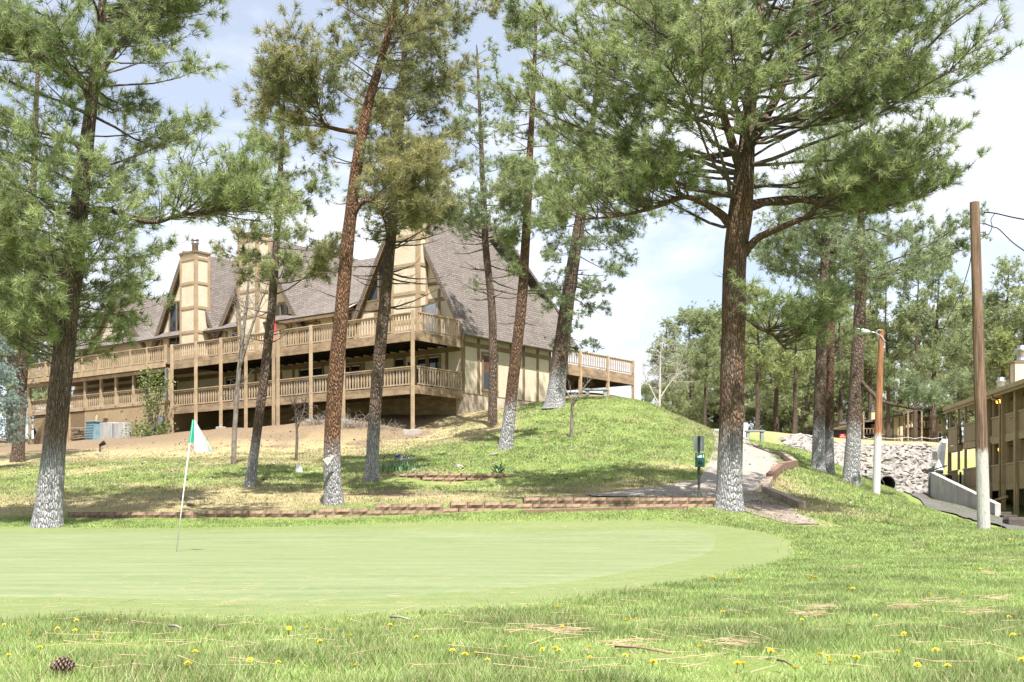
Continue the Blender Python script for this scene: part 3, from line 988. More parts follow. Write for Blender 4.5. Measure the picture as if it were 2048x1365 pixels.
# far pines: four kinds grown once, then copied
def far_kind(seed, H, rad, z0, dens, tint, lean=0.0):
    rng = np.random.default_rng(seed)
    root = empty('pine_tree', None, None)
    zs = np.linspace(0, H, 7)
    pts = [np.array([lean * (z / H) ** 2 + rng.normal(0, .06), rng.normal(0, .06), z]) for z in zs]
    pts[0][2] = -.3
    rr = [.30 * (1 - .93 * z / H) for z in zs]
    trunk_mesh('trunk', pts, rr, B_plain, root, n=10, step=3)
    br = []
    z = z0
    while z < H - .2:
        z += rng.exponential(1 / dens)
        f = (z - z0) / (H - z0)
        if f > 1:
            break
        ext = rad * (.45 + .55 * math.sin(min(1, f * 1.6 + .25) * math.pi * .62)) * (1 - f ** 2.2) + .35
        br.append((np.array([lean * (z / H) ** 2, 0, z]), rng.uniform(0, 2 * math.pi), ext * rng.uniform(.55, 1.1), R(rng.uniform(-10, 26)), rng.random() < .95, .018 + .011 * ext))
    for _ in range(7):
        br.append((np.array([0, 0, rng.uniform(z0 * .4, z0 + 1)]), rng.uniform(0, 2 * math.pi), rng.uniform(.5, 1.8), R(rng.uniform(-20, 10)), False, .02))
    A, B, ra, rb, C, Dn = grow(None, br, rng, 2.3, .30)
    V, Fq = segs_mesh(A, B, ra, rb, 3)
    mesh_np('branch_framework', V, Fq, M_twig, root)['kind'] = 'stuff'
    C, Dn = fill(C, Dn, 2600, rng, .26)
    f = np.clip(rng.normal(.5, .3, len(C)), 0, 1)[:, None]
    col = np.array(tint) * (1 - f) + np.array((tint[0] * 1.55, tint[1] * 1.35, tint[2] * 1.3)) * f
    V, Fc, cc = needles(C, Dn, col, 12, .34, .046, rng, (10, 85))
    mesh_np('crown', V, Fc, M_needle, root, col=cc)['kind'] = 'stuff'
    return root, len(C)
KINDS = [far_kind(101, 17, 2.6, 4.2, 5.2, T_green), far_kind(102, 15, 3.0, 2.6, 5.6, T_blue, .5), far_kind(103, 19, 2.8, 7.0, 5.2, (.20, .255, .125), -.6), far_kind(104, 12, 2.7, .6, 7.5, (.21, .265, .135))]
TUFTS['far'] = [k[1] for k in KINDS]
used = set()
def far_pine(px, D, top, kind, label, sx=1.0, group='pines in the far wood'):
    root = KINDS[kind][0]
    Hk = (17, 15, 19, 12)[kind]
    b = base_at(px, D)
    h = CH + (HY - top) * D / F - b.z
    if kind in used:
        root = copy_tree(root)
    used.add(kind)
    root.location = b
    s = h / Hk
    root.scale = (s * sx, s * sx, s)
    root.rotation_euler = (0, 0, random.uniform(0, 6.28))
    tag(root, label, 'tree', group)
    return root
FAR = [
    (1410, 84, 632, 2, 'slender far pine standing alone against the sky left of the huge trunk', 1.0),
    (1345, 98, 735, 3, 'low bushy far pine behind the bare white tree', 1.1),
    (1380, 112, 700, 3, 'bushy far pine filling in behind the slender lone pine', 1.0),
    (1452, 108, 640, 1, 'far pine half hidden behind the huge trunk', 1.0),
    (1515, 88, 560, 0, 'tall far pine just right of the huge trunk, behind the far bench', .95),
    (1553, 96, 600, 1, 'broad far pine behind the far stone bench', 1.1),
    (1590, 92, 585, 0, 'far pine left of the twin trunks', 1.0),
    (1615, 118, 640, 3, 'bushy far pine low behind the twin trunks', 1.1),
    (1480, 130, 700, 3, 'bushy pine low in the gap right of the huge trunk', 1.2),
    (1560, 135, 690, 3, 'bushy pine deep behind the far bench', 1.2),
    (1680, 122, 560, 2, 'tall far pine between the twin trunks and the stout pine', 1.0),
    (1740, 128, 540, 0, 'tall far pine behind the street lamp', 1.0),
    (1775, 104, 520, 2, 'slim far pine just right of the street lamp pole', .8),
    (1830, 102, 500, 2, 'bare-stemmed far pine in front of the distant tan house', .85),
    (1868, 104, 470, 2, 'tall bare-stemmed far pine by the balcony of the distant tan house', .85),
    (1800, 132, 640, 1, 'far pine behind the roof of the distant tan house', 1.1),
    (1850, 138, 700, 3, 'bushy far pine above the distant tan house', 1.2),
    (1905, 120, 560, 1, 'far pine behind the left end of the brown balcony building', 1.0),
    (1945, 110, 610, 3, 'bushy far pine behind the utility pole', 1.1),
    (2005, 100, 528, 1, 'tall far pine above the brown building chimney', 1.1),
    (2050, 96, 560, 0, 'far pine cut by the right edge of the picture', 1.1),
    (1985, 128, 600, 0, 'far pine between the utility pole and the brown building chimney', 1.1),
    (1640, 140, 600, 0, 'distant pine filling the gap above the twin trunks', 1.1),
    (1715, 142, 640, 3, 'distant bushy pine behind the stout pine', 1.3),
    (1290, 120, 770, 3, 'distant bushy pine over the shoulder of the mound', 1.0),
    (20, 88, 470, 1, 'far pine above the spruce at the left edge', 1.1),
    (-60, 75, 420, 0, 'far pine cut by the left edge of the picture', 1.2),
    (100, 100, 520, 3, 'far bushy pine behind the left end of the lodge', 1.2),
    (260, 110, 560, 3, 'far pine peeping over the left roofs of the lodge', 1.0),
]
fr_ = random.Random(5)
for i in range(26):
    px = 1330 + i * 27.5 + fr_.uniform(-12, 12)
    kd = fr_.choice([3, 3, 1, 0])
    if 1745 < px < 1905:
        continue
    FAR.append((px, fr_.uniform(118, 150), fr_.uniform(610, 720) if kd == 3 else fr_.uniform(560, 650), kd, 'distant pine merging into the dense wood along the skyline', 1.25 if kd == 3 else 1.1))
for px, D, top, kind, lab, sx in FAR:
    far_pine(px, D, top, kind, lab, sx)

# ------------------------------------------------------------------ lodge on the hill
M_stucco = simple('cream_stucco', (.56, .495, .385), (.50, .43, .32), 1.2, .9, .25)
M_trim = simple('tan_trim_paint', (.215, .155, .092), (.16, .112, .065), 3, .7, .15, stretch=(1, 1, 1))
M_deck = simple('deck_tan_paint', (.42, .325, .215), (.30, .22, .14), 2.2, .75, .2, var=.08)
M_beam = simple('deck_beam_worn', (.34, .25, .155), (.17, .12, .08), 1.4, .8, .25, stretch=(1, 1, 3))
M_under = simple('shade_black', (.035, .027, .02), (.02, .016, .013), 3, .9)  # near-black colour standing in for shade under decks and in gaps
M_tanwall = simple('tan_wall_paint', (.33, .245, .15), (.29, .21, .125), .9, .85, .1)
M_found = simple('stained_foundation', (.50, .44, .36), (.32, .25, .19), 1.1, .92, .3)
M_metal = simple('galvanised_metal', (.45, .46, .47), (.33, .34, .35), 5, .35, metal=.9)
M_black = simple('black_metal', (.015, .015, .016), (.01, .01, .01), 5, .5)
def glass_mat(name, base=(.016, .02, .024)):
    t = NT(name)
    t.b.inputs['IOR'].default_value = 1.5
    return t.color(base, .04, .8)
M_glass = glass_mat('dark_window_glass')
M_curt = simple('white_curtain', (.6, .6, .58), (.45, .45, .44), 3, .9, stretch=(9, 9, .3))
def shingle_mat(name, a, b, c3):
    t = NT(name)
    v = t.coord()
    sx = t.n('SeparateXYZ')
    t.l(v, sx.inputs[0])
    cmb = t.n('CombineXYZ')
    u = t.math('ADD', sx.outputs['X'], sx.outputs['Y'])
    t.l(u, cmb.inputs[0])
    t.l(sx.outputs['Z'], cmb.inputs[1])
    br = t.n('TexBrick', Scale=1.0)
    br.inputs['Brick Width'].default_value = .34
    br.inputs['Row Height'].default_value = .13
    br.inputs['Mortar Size'].default_value = .012
    br.inputs['Color1'].default_value = (*a, 1)
    br.inputs['Color2'].default_value = (*b, 1)
    br.inputs['Mortar'].default_value = (.05, .042, .038, 1)
    br.offset = .37
    t.l(cmb.outputs[0], br.inputs['Vector'])
    nb = t.noise(v, .6, 5, .6)
    nf = t.noise(v, 14, 4, .7)
    c = t.mix(t.ramp(nb, [(.4, 0.), (.7, .5)]), br.outputs['Color'], c3)
    c = t.mix(t.ramp(nf, [(.35, 0.), (.7, .5)]), c, tuple(k * .5 for k in b))
    t.bump(t.math('ADD', br.outputs['Fac'], t.math('MULTIPLY', nf, -.6)), .5, -.02)
    return t.color(c, .95, .1)
M_shingle = shingle_mat('brown_shingles', (.205, .178, .162), (.14, .12, .11), (.18, .155, .142))

LX, LY = -4.66, 60.0
LR = R(-37.9)
lodge = empty('lodge', 'large cream timbered lodge on the hill with steep gables and two deck storeys', 'building', (LX, LY, 0), LR)
def lw(x, y, z=0.0):
    c, s = math.cos(LR), math.sin(LR)
    return Vector((LX + x * c - y * s, LY + x * s + y * c, z))
def lground(x, y):
    p = lw(x, y)
    return float(gz(p.x, p.y))
ZU, ZL = 9.66, 7.06          # upper and lower deck floor
YW = 3.5                     # front wall plane behind the decks
# baluster shared mesh: sawn flat board, waisted
def baluster_mesh():
    pr = [(-.028, 0), (.028, 0), (.034, .18), (.052, .40), (.034, .62), (.028, .80), (-.028, .80), (-.034, .62), (-.052, .40), (-.034, .18)]
    o = MB().prism(pr, -.018, .018).build('baluster', M_deck)
    me = o.data
    bpy.data.objects.remove(o)
    return me
BAL = baluster_mesh()
NBAL = [0]
def railing(parent, p0, p1, z, posts=True, merged=False, gap=.185, h=.96):
    """deck railing from p0 to p1 (lodge plan coordinates) on floor height z"""
    p0, p1 = Vector((*p0, 0)), Vector((*p1, 0))
    d = (p1 - p0)
    Ln = d.length
    d.normalize()
    az = math.atan2(d.y, d.x)
    up = Vector((0, 0, 1))
    MB().bar(p0 + up * (z + h - .02), p1 + up * (z + h - .02), .13, .045).build('rail', M_deck, parent)
    MB().bar(p0 + up * (z + h - .10), p1 + up * (z + h - .10), .04, .09).build('rail', M_deck, parent)
    MB().bar(p0 + up * (z + .10), p1 + up * (z + .10), .05, .07).build('rail', M_deck, parent)
    n = int(Ln / gap)
    mb = MB()
    for i in range(n):
        t_ = (i + .5) * Ln / n
        p = p0 + d * t_ + Vector((d.y, -d.x, 0)) * .035
        if merged:
            M = Matrix.Translation((p.x, p.y, z + .09)) @ Matrix.Rotation(az, 4, 'Z')
            vs = [M @ v.co for v in BAL.vertices]
            mb.add(vs, [tuple(q.vertices) for q in BAL.polygons])
        else:
            o = bpy.data.objects.new('baluster', BAL)
            COL.objects.link(o)
            o.parent = parent
            o.location = (p.x, p.y, z + .09)
            o.rotation_euler = (0, random.gauss(0, .012), az)
            o.scale = (random.uniform(.94, 1.06), 1, random.uniform(.985, 1.01))
            NBAL[0] += 1
    if merged:
        mb.build('baluster_row', M_deck, parent)['kind'] = 'stuff'
upper = empty('upper_deck')
upper.parent = lodge
lower = empty('lower_deck')
lower.parent = lodge
PX = [-.07, -4.78, -7.15, -9.66, -10.0, -12.23, -14.32, -16.49, -18.65]
# floors, fascia beams
bx('floor', M_beam, upper, -19.0, .02, .06, YW, ZU - .06, ZU)
bx('floor', M_beam, lower, -19.0, .02, .06, YW, ZL - .06, ZL)
bx('fascia_beam', M_beam, upper, -18.9, .08, -.02, .06, ZU - .42, ZU + .02)
bx('fascia_beam', M_beam, lower, -18.9, .08, -.02, .06, ZL - .38, ZL + .02)
bx('fascia_beam', M_beam, upper, .02, .10, .06, YW, ZU - .42, ZU + .02)
bx('fascia_beam', M_beam, lower, .02, .10, .06, YW, ZL - .38, ZL + .02)
for i in range(28):
    x = -.35 - i * .66
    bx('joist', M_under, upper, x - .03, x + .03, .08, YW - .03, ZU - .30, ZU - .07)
for a, b in zip(PX[:-1], PX[1:]):
    if abs(a - b) < .6:
        continue
    railing(upper, (a - .05, 0), (b + .05, 0), ZU)
    railing(lower, (a - .05, 0), (b + .05, 0), ZL, gap=.2)
for i, x in enumerate(PX):
    g = lground(x, 0)
    bx('post', M_deck, lower, x - .075, x + .075, -.14, .012 - .035, g - .1, ZU + (.99 if i else 1.02))
railing(upper, (.06, .12), (.06, YW - .1), ZU)
railing(lower, (.06, .12), (.06, YW - .1), ZL)
bx('post', M_deck, upper, -.0, .12, YW - .12, YW - .02, ZU, ZU + 1.0)
bx('footing_block', M_conc, lower, -.42, .25, -.38, .22, lground(-.07, 0) - .25, lground(-.07, 0) + .16, .02)
for x in (-4.78, -7.15, -14.32):
    bx('footing_block', M_conc, lower, x - .2, x + .2, -.28, .12, lground(x, 0) - .25, lground(x, 0) + .07, .02)
# left lower terrace with the solid tan panel wall
tw = empty('terrace')
tw.parent = lodge
zt = 7.45
bx('panel_wall', M_tanwall, tw, -27.3, -19.0, -.05, .1, 5.55, zt - .1)
bx('panel_wall', M_tanwall, tw, -19.1, -19.0, .1, YW, 5.2, zt - .1)
bx('fascia_beam', M_deck, tw, -33.8, -18.9, -.09, -.05, zt - .1, zt + .05)
bx('floor', M_beam, tw, -33.8, -19.0, -.05, YW, zt - .08, zt - .02)
TX = [-19.0, -20.71, -22.3, -24.03, -25.56, -27.23, -29.2, -31.2, -33.4]
for a, b in zip(TX[:-1], TX[1:]):
    railing(tw, (a - .05, 0), (b + .05, 0), zt, merged=(a < -25), h=.88)
    railing(tw, (a - .05, -.25), (b + .05, -.25), ZU, merged=(a < -22))
for x in TX:
    bx('post', M_deck, tw, x - .08, x + .08, -.12, .03, (5.4 if x < -27.4 else zt), ZU - .35)
    bx('post', M_deck, tw, x - .06, x + .06, -.32, -.2, ZU - .1, ZU + 1.0)
bx('fascia_beam', M_deck, tw, -33.8, -18.9, -.4, -.32, ZU - .30, ZU - .02)
bx('fascia_beam', M_deck, tw, -33.8, -18.9, -.2, -.06, ZU - .52, ZU - .32)
bx('floor', M_beam, tw, -33.8, -18.9, -.31, YW, ZU - .1, ZU - .02)
bx('downpipe', M_metal, tw, -19.02, -18.88, -.3, -.16, 7.5, 9.3)
# lattice skirt under the far end
lat = MB()
for i in range(58):
    x = -33.6 + i * .11
    lat.bar((x, -.03, 5.2), (x + 2.0, -.03, 7.3), .035, .012, Vector((0, 1, 0)))
    lat.bar((x + 2.0, -.015, 5.2), (x, -.015, 7.3), .035, .012, Vector((0, 1, 0)))
lo_ = lat.build('lattice_panel', M_tanwall, tw)
lo_['kind'] = 'stuff'
bx('lattice_frame', M_deck, tw, -29.0, -28.85, -.06, .02, 5.2, 7.35)
bx('lattice_shade', M_under, tw, -33.6, -27.4, .35, .5, 5.0, zt - .12)  # dark panel painting in the shade behind the lattice
bx('junction_box', M_tanwall, tw, -25.2, -24.85, -.25, -.052, 6.75, 7.05)
bx('vent_plate', M_trim, tw, -23.6, -23.35, -.07, -.052, 7.08, 7.16)
MB().tube([(-25.9, -.12, 7.0), (-25.95, -.12, 6.0), (-26.3, -.2, 5.75), (-26.8, -.35, 5.4)], .045, 8).build('drain_pipe', M_tanwall, tw, smooth=True)
MB().tube([(-26.0, -.1, 6.95), (-26.25, -.12, 6.1), (-26.75, -.2, 5.65)], .035, 8).build('drain_pipe', M_tanwall, tw, smooth=True)
bx('meter_box', M_metal, tw, -19.7, -19.3, -.24, -.06, 6.15, 6.6)
# lower storey wall behind the decks
lowwall = bx('wall', M_stucco, lodge, -34, -.02, YW, YW + .25, ZL - .05, ZU - .08)
bx('crawlspace_wall', M_beam, lodge, -34, -.35, YW + .03, YW + .25, 4.5, ZL - .07)
for x in (-1.0, -2.35, -6.9, -9.4, -12.4, -15.6, -18.6):
    bx('trim_board', M_trim, lowwall, x - .09, x + .09, YW - .03, YW - .003, ZL, ZU - .3)
bx('trim_board', M_trim, lowwall, -34, -.1, YW - .036, YW - .004, ZU - .55, ZU - .30)
def window(parent, x0, x1, z0, z1, y, name='window', bars=1, fr=None, axis='x'):
    """framed glass set on a wall plane at y (front walls) or x (side walls)"""
    fr = fr or M_trim
    e = empty(name)
    e.parent = parent
    def b_(n_, m_, a0, a1, c0, c1, d0, d1):
        if axis == 'x':
            return bx(n_, m_, e, a0, a1, y - d1, y - d0, c0, c1)
        return bx(n_, m_, e, y + d0, y + d1, a0, a1, c0, c1)
    step = (x1 - x0) / bars
    for i in range(bars):
        b_('pane', M_glass, x0 + i * step + .05, x0 + (i + 1) * step - .05, z0 + .06, z1 - .06, .004, .02)
    for i in range(bars + 1):
        xx = x0 + i * step
        b_('frame', fr, xx - .05, xx + .05, z0, z1, .003, .06)
    b_('frame', fr, x0 - .05, x1 + .05, z1, z1 + .09, .003, .065)
    b_('sill', fr, x0 - .08, x1 + .08, z0 - .08, z0, .003, .09)
    return e
window(lodge, -4.6, -3.9, ZL + .15, ZL + 2.0, YW, 'door', 1)
window(lodge, -3.0, -1.45, ZL + .3, ZL + 1.9, YW, bars=2)
window(lodge, -8.6, -7.1, ZL + .6, ZL + 1.9, YW, bars=2)
window(lodge, -11.9, -10.0, ZL + .15, ZL + 2.0, YW, 'door', 2)
window(lodge, -15.2, -13.4, ZL + .6, ZL + 1.9, YW, bars=2)
window(lodge, -18.2, -17.0, ZL + .5, ZL + 1.9, YW, bars=1)
window(lodge, -25.5, -23.0, zt + .5, zt + 1.9, YW, bars=3)
bx('wall_lantern', M_black, lodge, -3.52, -3.3, YW - .2, YW - .01, ZL + 1.35, ZL + 1.72)
# side wall of the right-hand gable
sw = bx('wall', M_stucco, lodge, -.25, .0, YW + .25, 11.1, 6.95, 10.52)
for y in (YW + .1, 4.8, 7.5, 8.59, 9.84, 10.98):
    bx('trim_board', M_trim, sw, .003, .035, y - (.16 if y < 4 else .09), y + .09, 6.95, 10.5)
bx('trim_board', M_trim, sw, .006, .042, YW, 11.1, 9.38, 9.60)
bx('trim_board', M_trim, sw, .006, .046, YW, 11.1, 10.28, 10.52)
bx('trim_board', M_trim, sw, .006, .042, YW, 11.1, 6.9, 7.02)
window(lodge, 5.1, 6.3, 7.3, 9.15, 0.0, bars=1, axis='y')
bx('curtain', simple('brown_blind', (.14, .07, .045), (.09, .045, .03), 4), lodge, .0205, .0215, 5.2, 6.2, 8.2, 9.05)
bx('foundation', M_found, lodge, -.3, .06, YW - .1, 11.15, 5.4, 6.94)
bx('foundation', M_found, lodge, -3.4, -.3, YW + .26, YW + .5, 5.0, 6.94)

def gable(xc, hw, ze, za, y0, y1, oh=.35, th=.16, front=True, clad=(), shin=M_shingle):
    """steep gabled block: front wall triangle at y0, roof slabs back to y1"""
    g = empty('gable')
    g.parent = lodge
    k = (za - ze) / hw
    MB().prism([(xc - hw + .1, ZU), (xc + hw - .05, ZU), (xc + hw - .05, ze), (xc, za - .12), (xc - hw + .1, ze)], y0, y0 + .2).build('wall', M_stucco, g)
    for sgn in (-1, 1):
        e = (xc + sgn * (hw + .45), ze - .45 * k)
        nx_, nz_ = sgn * math.sin(math.atan(k)), math.cos(math.atan(k))
        poly = [(e[0], e[1]), (xc, za), (xc, za + th / nz_), (e[0] + nx_ * th, e[1] + nz_ * th)]
        MB().prism(poly, y0 - oh, y1).build('roof', shin, g)
        poly2 = [(e[0] - sgn * .02, e[1] - .18), (xc, za - .18), (xc, za - .012), (e[0], e[1] - .012)]
        MB().prism(poly2, y0 - oh + .02, y0 - oh + .10).build('barge_board', M_trim, g)
        # inner trim following the slope
        poly3 = [(xc + sgn * (hw - .12), ze), (xc, za - .32), (xc, za - .13), (xc + sgn * (hw), ze)]
        MB().prism(poly3, y0 - .035, y0 - .004).build('trim_board', M_trim, g)
    return g
M_trim_l = simple('light_tan_trim', (.37, .275, .175), (.30, .215, .135), 3, .7, .15)
def chimney(g, x0, x1, y0, y1, zb, zt_, flue=True):
    c = empty('chimney')
    c.parent = g
    bx('stack', M_stucco, c, x0, x1, y0, y1, zb, zt_)
    bx('cap', M_trim, c, x0 - .08, x1 + .08, y0 - .08, y1 + .08, zt_ + .002, zt_ + .12)
    for x in (x0 + .05, x1 - .05):
        bx('trim_board', M_trim_l, c, x - .085, x + .085, y0 - .035, y0 - .003, zb, zt_)
    for y in (y0 + .085, y1 - .085):
        bx('trim_board', M_trim_l, c, x1 + .003, x1 + .035, y - .085, y + .085, zb, zt_)
    z = zt_ - .32
    while z > zb + .4:
        bx('trim_board', M_trim_l, c, x0, x1, y0 - .040, y0 - .005, z - .08, z + .08)
        bx('trim_board', M_trim_l, c, x1 + .005, x1 + .040, y0, y1, z - .08, z + .08)
        z -= 1.45
    if flue:
        MB().lathe([(.19, 0), (.19, .55), (.23, .56), (.23, .66), (.16, .67), (.16, .74), (.25, .75), (.22, .86)], 14, ((x0 + x1) / 2, (y0 + y1) / 2, zt_ + .12)).build('flue', M_metal, c, smooth=True)
    return c
# C: right-hand gable with the tall front chimney
gC = gable(-3.9, 3.85, 10.55, 17.2, YW, 11.3)
chimney(gC, -4.1, -2.3, YW - .75, YW - .004, ZU, 16.9)
M_brown = simple('brown_chimney_side', (.20, .145, .095), (.15, .105, .07), 2, .8)
# slanted picture window left of the chimney
pw = empty('window'); pw.parent = gC
MB().prism([(-6.75, 12.3), (-4.75, 12.3), (-4.75, 14.9), (-5.3, 14.6)], YW - .03, YW - .006).build('pane', M_glass, pw)
for a, b in (((-6.8, 12.28), (-4.72, 12.28)), ((-6.8, 12.28), (-5.3, 14.7)), ((-5.3, 14.66), (-4.72, 14.98)), ((-5.75, 12.3), (-5.75, 13.95))):
    MB().bar((a[0], YW - .04, a[1]), (b[0], YW - .04, b[1]), .07, .12, Vector((0, 1, 0))).build('frame', M_trim, pw)
for x in (-7.3, -6.0, -5.0):
    bx('trim_board', M_trim, gC, x - .08, x + .08, YW - .038, YW - .006, ZU, 12.1)
bx('trim_board', M_trim, gC, -6.95, -.85, YW - .032, YW - .008, 11.75, 11.95)
bx('trim_board', M_trim, gC, -2.25, -1.5, YW - .032, YW - .009, 12.6, 12.78)
bx('trim_board', M_trim, gC, -1.6, -1.44, YW - .036, YW - .007, ZU, 12.4)
window(gC, -5.85, -5.15, ZU + .1, ZU + 2.0, YW - .01, 'door', 1)
lean = bx('screen_panel', M_metal, gC, -2.4, -1.3, YW - .5, YW - .46, ZU + .35, ZU + 1.9)
# A and B gables on the left, each behind its own chimney
gB = gable(-15.2, 3.3, 11.9, 16.7, YW, 14.0)
chimney(gB, -15.95, -14.35, YW - 1.0, YW - .004, ZU, 16.9, True)
window(gB, -14.0, -12.9, 11.9, 12.9, YW - .01, bars=2)
window(gB, -17.6, -16.9, ZU + .2, ZU + 2.0, YW - .01, 'door')
gA = gable(-21.9, 2.9, 11.6, 16.7, YW, 14.0)
chimney(gA, -21.19, -19.77, YW - 1.05, YW - .004, ZU, 16.5, True)
window(gA, -23.6, -22.2, 11.4, 14.0, YW - .01, bars=2)
window(gA, -20.0, -19.5, ZU + .4, ZU + 1.9, YW - .01)
for g_, xs in ((gB, (-18.2, -14.6, -12.9)), (gA, (-24.4, -20.85, -19.4))):
    for x in xs:
        bx('trim_board', M_trim, g_, x - .08, x + .08, YW - .037, YW - .006, ZU, 12.2)
    bx('trim_board', M_trim, g_, min(xs), max(xs), YW - .033, YW - .008, 12.02, 12.2)
gD = gable(-29.5, 3.4, 11.4, 15.2, YW + .3, 14.0)
window(gD, -32.0, -30.2, ZU + .3, ZU + 1.9, YW + .29, bars=3, fr=M_curt)
# long main roof behind the gables, ridge along the front
def roof_slab(name, pts, th=.15, mat=M_shingle, parent=lodge):
    a, b, c, d = [Vector(p) for p in pts]
    n_ = (b - a).cross(d - a).normalized() * th
    if n_.z < 0:
        n_ = -n_
    vs = [a, b, c, d, a + n_, b + n_, c + n_, d + n_]
    return MB().add(vs, [(0, 3, 2, 1), (4, 5, 6, 7), (0, 1, 5, 4), (1, 2, 6, 5), (2, 3, 7, 6), (3, 0, 4, 7)]).build(name, mat, parent)
mr = empty('main_roof'); mr.parent = lodge
roof_slab('roof_slope', [(-34, YW - .5, 11.75), (-7.6, YW - .5, 11.75), (-7.6, 9.5, 16.2), (-34, 9.5, 16.2)], parent=mr)
roof_slab('roof_slope', [(-34, 9.5, 16.2), (-2, 9.5, 16.2), (-2, 16, 11.7), (-34, 16, 11.7)], parent=mr)
bx('gutter', M_trim, mr, -12.9, -7.7, YW - .64, YW - .48, 11.62, 11.76)
MB().tube([(-12.6, YW - .5, 11.6), (-12.4, YW - .2, 11.3), (-12.3, YW - .08, 11.0), (-12.3, YW - .08, ZU)], .05, 8).build('downpipe', M_trim, mr, smooth=True)
up_w = bx('wall', M_stucco, lodge, -33.5, -7.6, YW + .02, YW + .22, ZU, 11.9)
for x in (-7.9, -9.2, -10.6, -11.9, -12.6):
    bx('trim_board', M_trim, up_w, x - .08, x + .08, YW - .015, YW + .016, ZU, 11.8)
window(lodge, -8.9, -7.95, ZU + .15, ZU + 2.0, YW + .02, 'door', 1)
window(lodge, -11.7, -10.3, ZU + .75, ZU + 1.85, YW + .02, bars=2)
# pale roof flashing strips on the valley
MB().bar((-7.75, YW - .45, 11.9), (-6.2, 7.6, 14.9), .5, .05, Vector((-.5, -.5, .7))).build('roof_flashing', simple('torn_roof_liner', (.55, .52, .45), (.42, .30, .18), 3, .8), mr)
# rear wing with its own pale roof and deck
rw = empty('rear_wing'); rw.parent = lodge
roof_slab('roof_slope', [(-.2, 11.35, 10.3), (-.2, 13.9, 10.3), (-3.8, 13.9, 15.4), (-3.8, 11.35, 15.4)], parent=rw)
roof_slab('roof_slope', [(-7.6, 11.35, 10.3), (-7.6, 13.9, 10.3), (-3.8, 13.9, 15.4), (-3.8, 11.35, 15.4)], parent=rw)
MB().prism([(-7.2, 7.0), (-1.9, 7.0), (-1.9, 10.4), (-3.8, 14.9), (-7.2, 10.6)], 11.35, 13.6).build('wall', M_stucco, rw)
bx('floor', M_beam, rw, -7, -1.32, 11.4, 21.6, ZU - .06, ZU - .0)
bx('fascia_beam', M_beam, rw, -1.32, -1.24, 11.3, 21.6, ZU - .62, ZU)
bx('fascia_beam', M_beam, rw, -7, -1.32, 21.6, 21.68, ZU - .62, ZU)
railing(rw, (-1.3, 11.4), (-1.3, 21.5), ZU, merged=False, gap=.24, h=.86)
for y in (11.5, 15.74, 18.65, 21.5):
    g = lground(-1.25, y)
    bx('post', M_deck, rw, -1.36, -1.2, y - .08, y + .08, min(g, 8.2) - .3, ZU + .9)
print('balusters', NBAL[0])
# closed parasol on the upper deck
pu = empty('parasol', 'closed red parasol standing on the upper deck of the lodge', 'parasol', lw(-12.0, 1.6, ZU), 0)
MB().lathe([(.02, 0), (.02, 2.35)], 8).build('pole', M_curt, pu)
um = MB()
pr = [(.26, .85), (.235, .95), (.22, 1.3), (.16, 1.8), (.085, 2.2), (.02, 2.42)]
for r_, z_ in pr:
    pass
nfold = 16
vs, fs = [], []
for i, (r_, z_) in enumerate(pr):
    for k in range(nfold):
        rr = r_ * (1.12 if k % 2 else .72)
        vs.append((rr * math.cos(k * 2 * math.pi / nfold), rr * math.sin(k * 2 * math.pi / nfold), z_ - (.06 if k % 2 and i == 0 else 0)))
for i in range(len(pr) - 1):
    for k in range(nfold):
        j = (k + 1) % nfold
        fs.append((i * nfold + k, i * nfold + j, (i + 1) * nfold + j, (i + 1) * nfold + k))
MB().add(vs, fs).build('canopy', simple('red_canvas', (.62, .06, .07), (.50, .04, .05), 3, .85), pu)

# ------------------------------------------------------------------ retaining walls of split-face blocks
def block_mesh(seed, wd=.40, h=.15, dp=.25):
    rr = random.Random(seed)
    nx_, nz_ = 4, 2
    vs, fs = [], []
    for j in range(nz_ + 1):
        for i in range(nx_ + 1):
            e = i in (0, nx_) or j in (0, nz_)
            vs.append((-wd / 2 + wd * i / nx_, -dp / 2 + (.012 if e else -.02 + rr.uniform(-.016, .014)), h * j / nz_))
    b = len(vs)
    vs += [(-wd / 2, dp / 2, 0), (wd / 2, dp / 2, 0), (wd / 2, dp / 2, h), (-wd / 2, dp / 2, h)]
    for j in range(nz_):
        for i in range(nx_):
            a = j * (nx_ + 1) + i
            fs.append((a, a + 1, a + nx_ + 2, a + nx_ + 1))
    tl, tr = nz_ * (nx_ + 1), nz_ * (nx_ + 1) + nx_
    fs.append(tuple(range(tl, tr + 1)) + (b + 2, b + 3))
    fs.append((0, b, b + 1) + tuple(range(nx_, 0, -1)))
    fs.append((0,) + tuple((nx_ + 1) * j for j in range(1, nz_ + 1)) + (b + 3, b))
    fs.append((nx_, b + 1, b + 2) + tuple((nx_ + 1) * j + nx_ for j in range(nz_, 0, -1)))
    m = bpy.data.meshes.new('block')
    m.from_pydata(vs, [], fs)
    m.materials.append(M_block)
    return m
M_block = simple('tan_split_block', (.29, .20, .145), (.17, .112, .08), 7, .95, .8, var=.16)
BLK = [block_mesh(i) for i in range(5)]
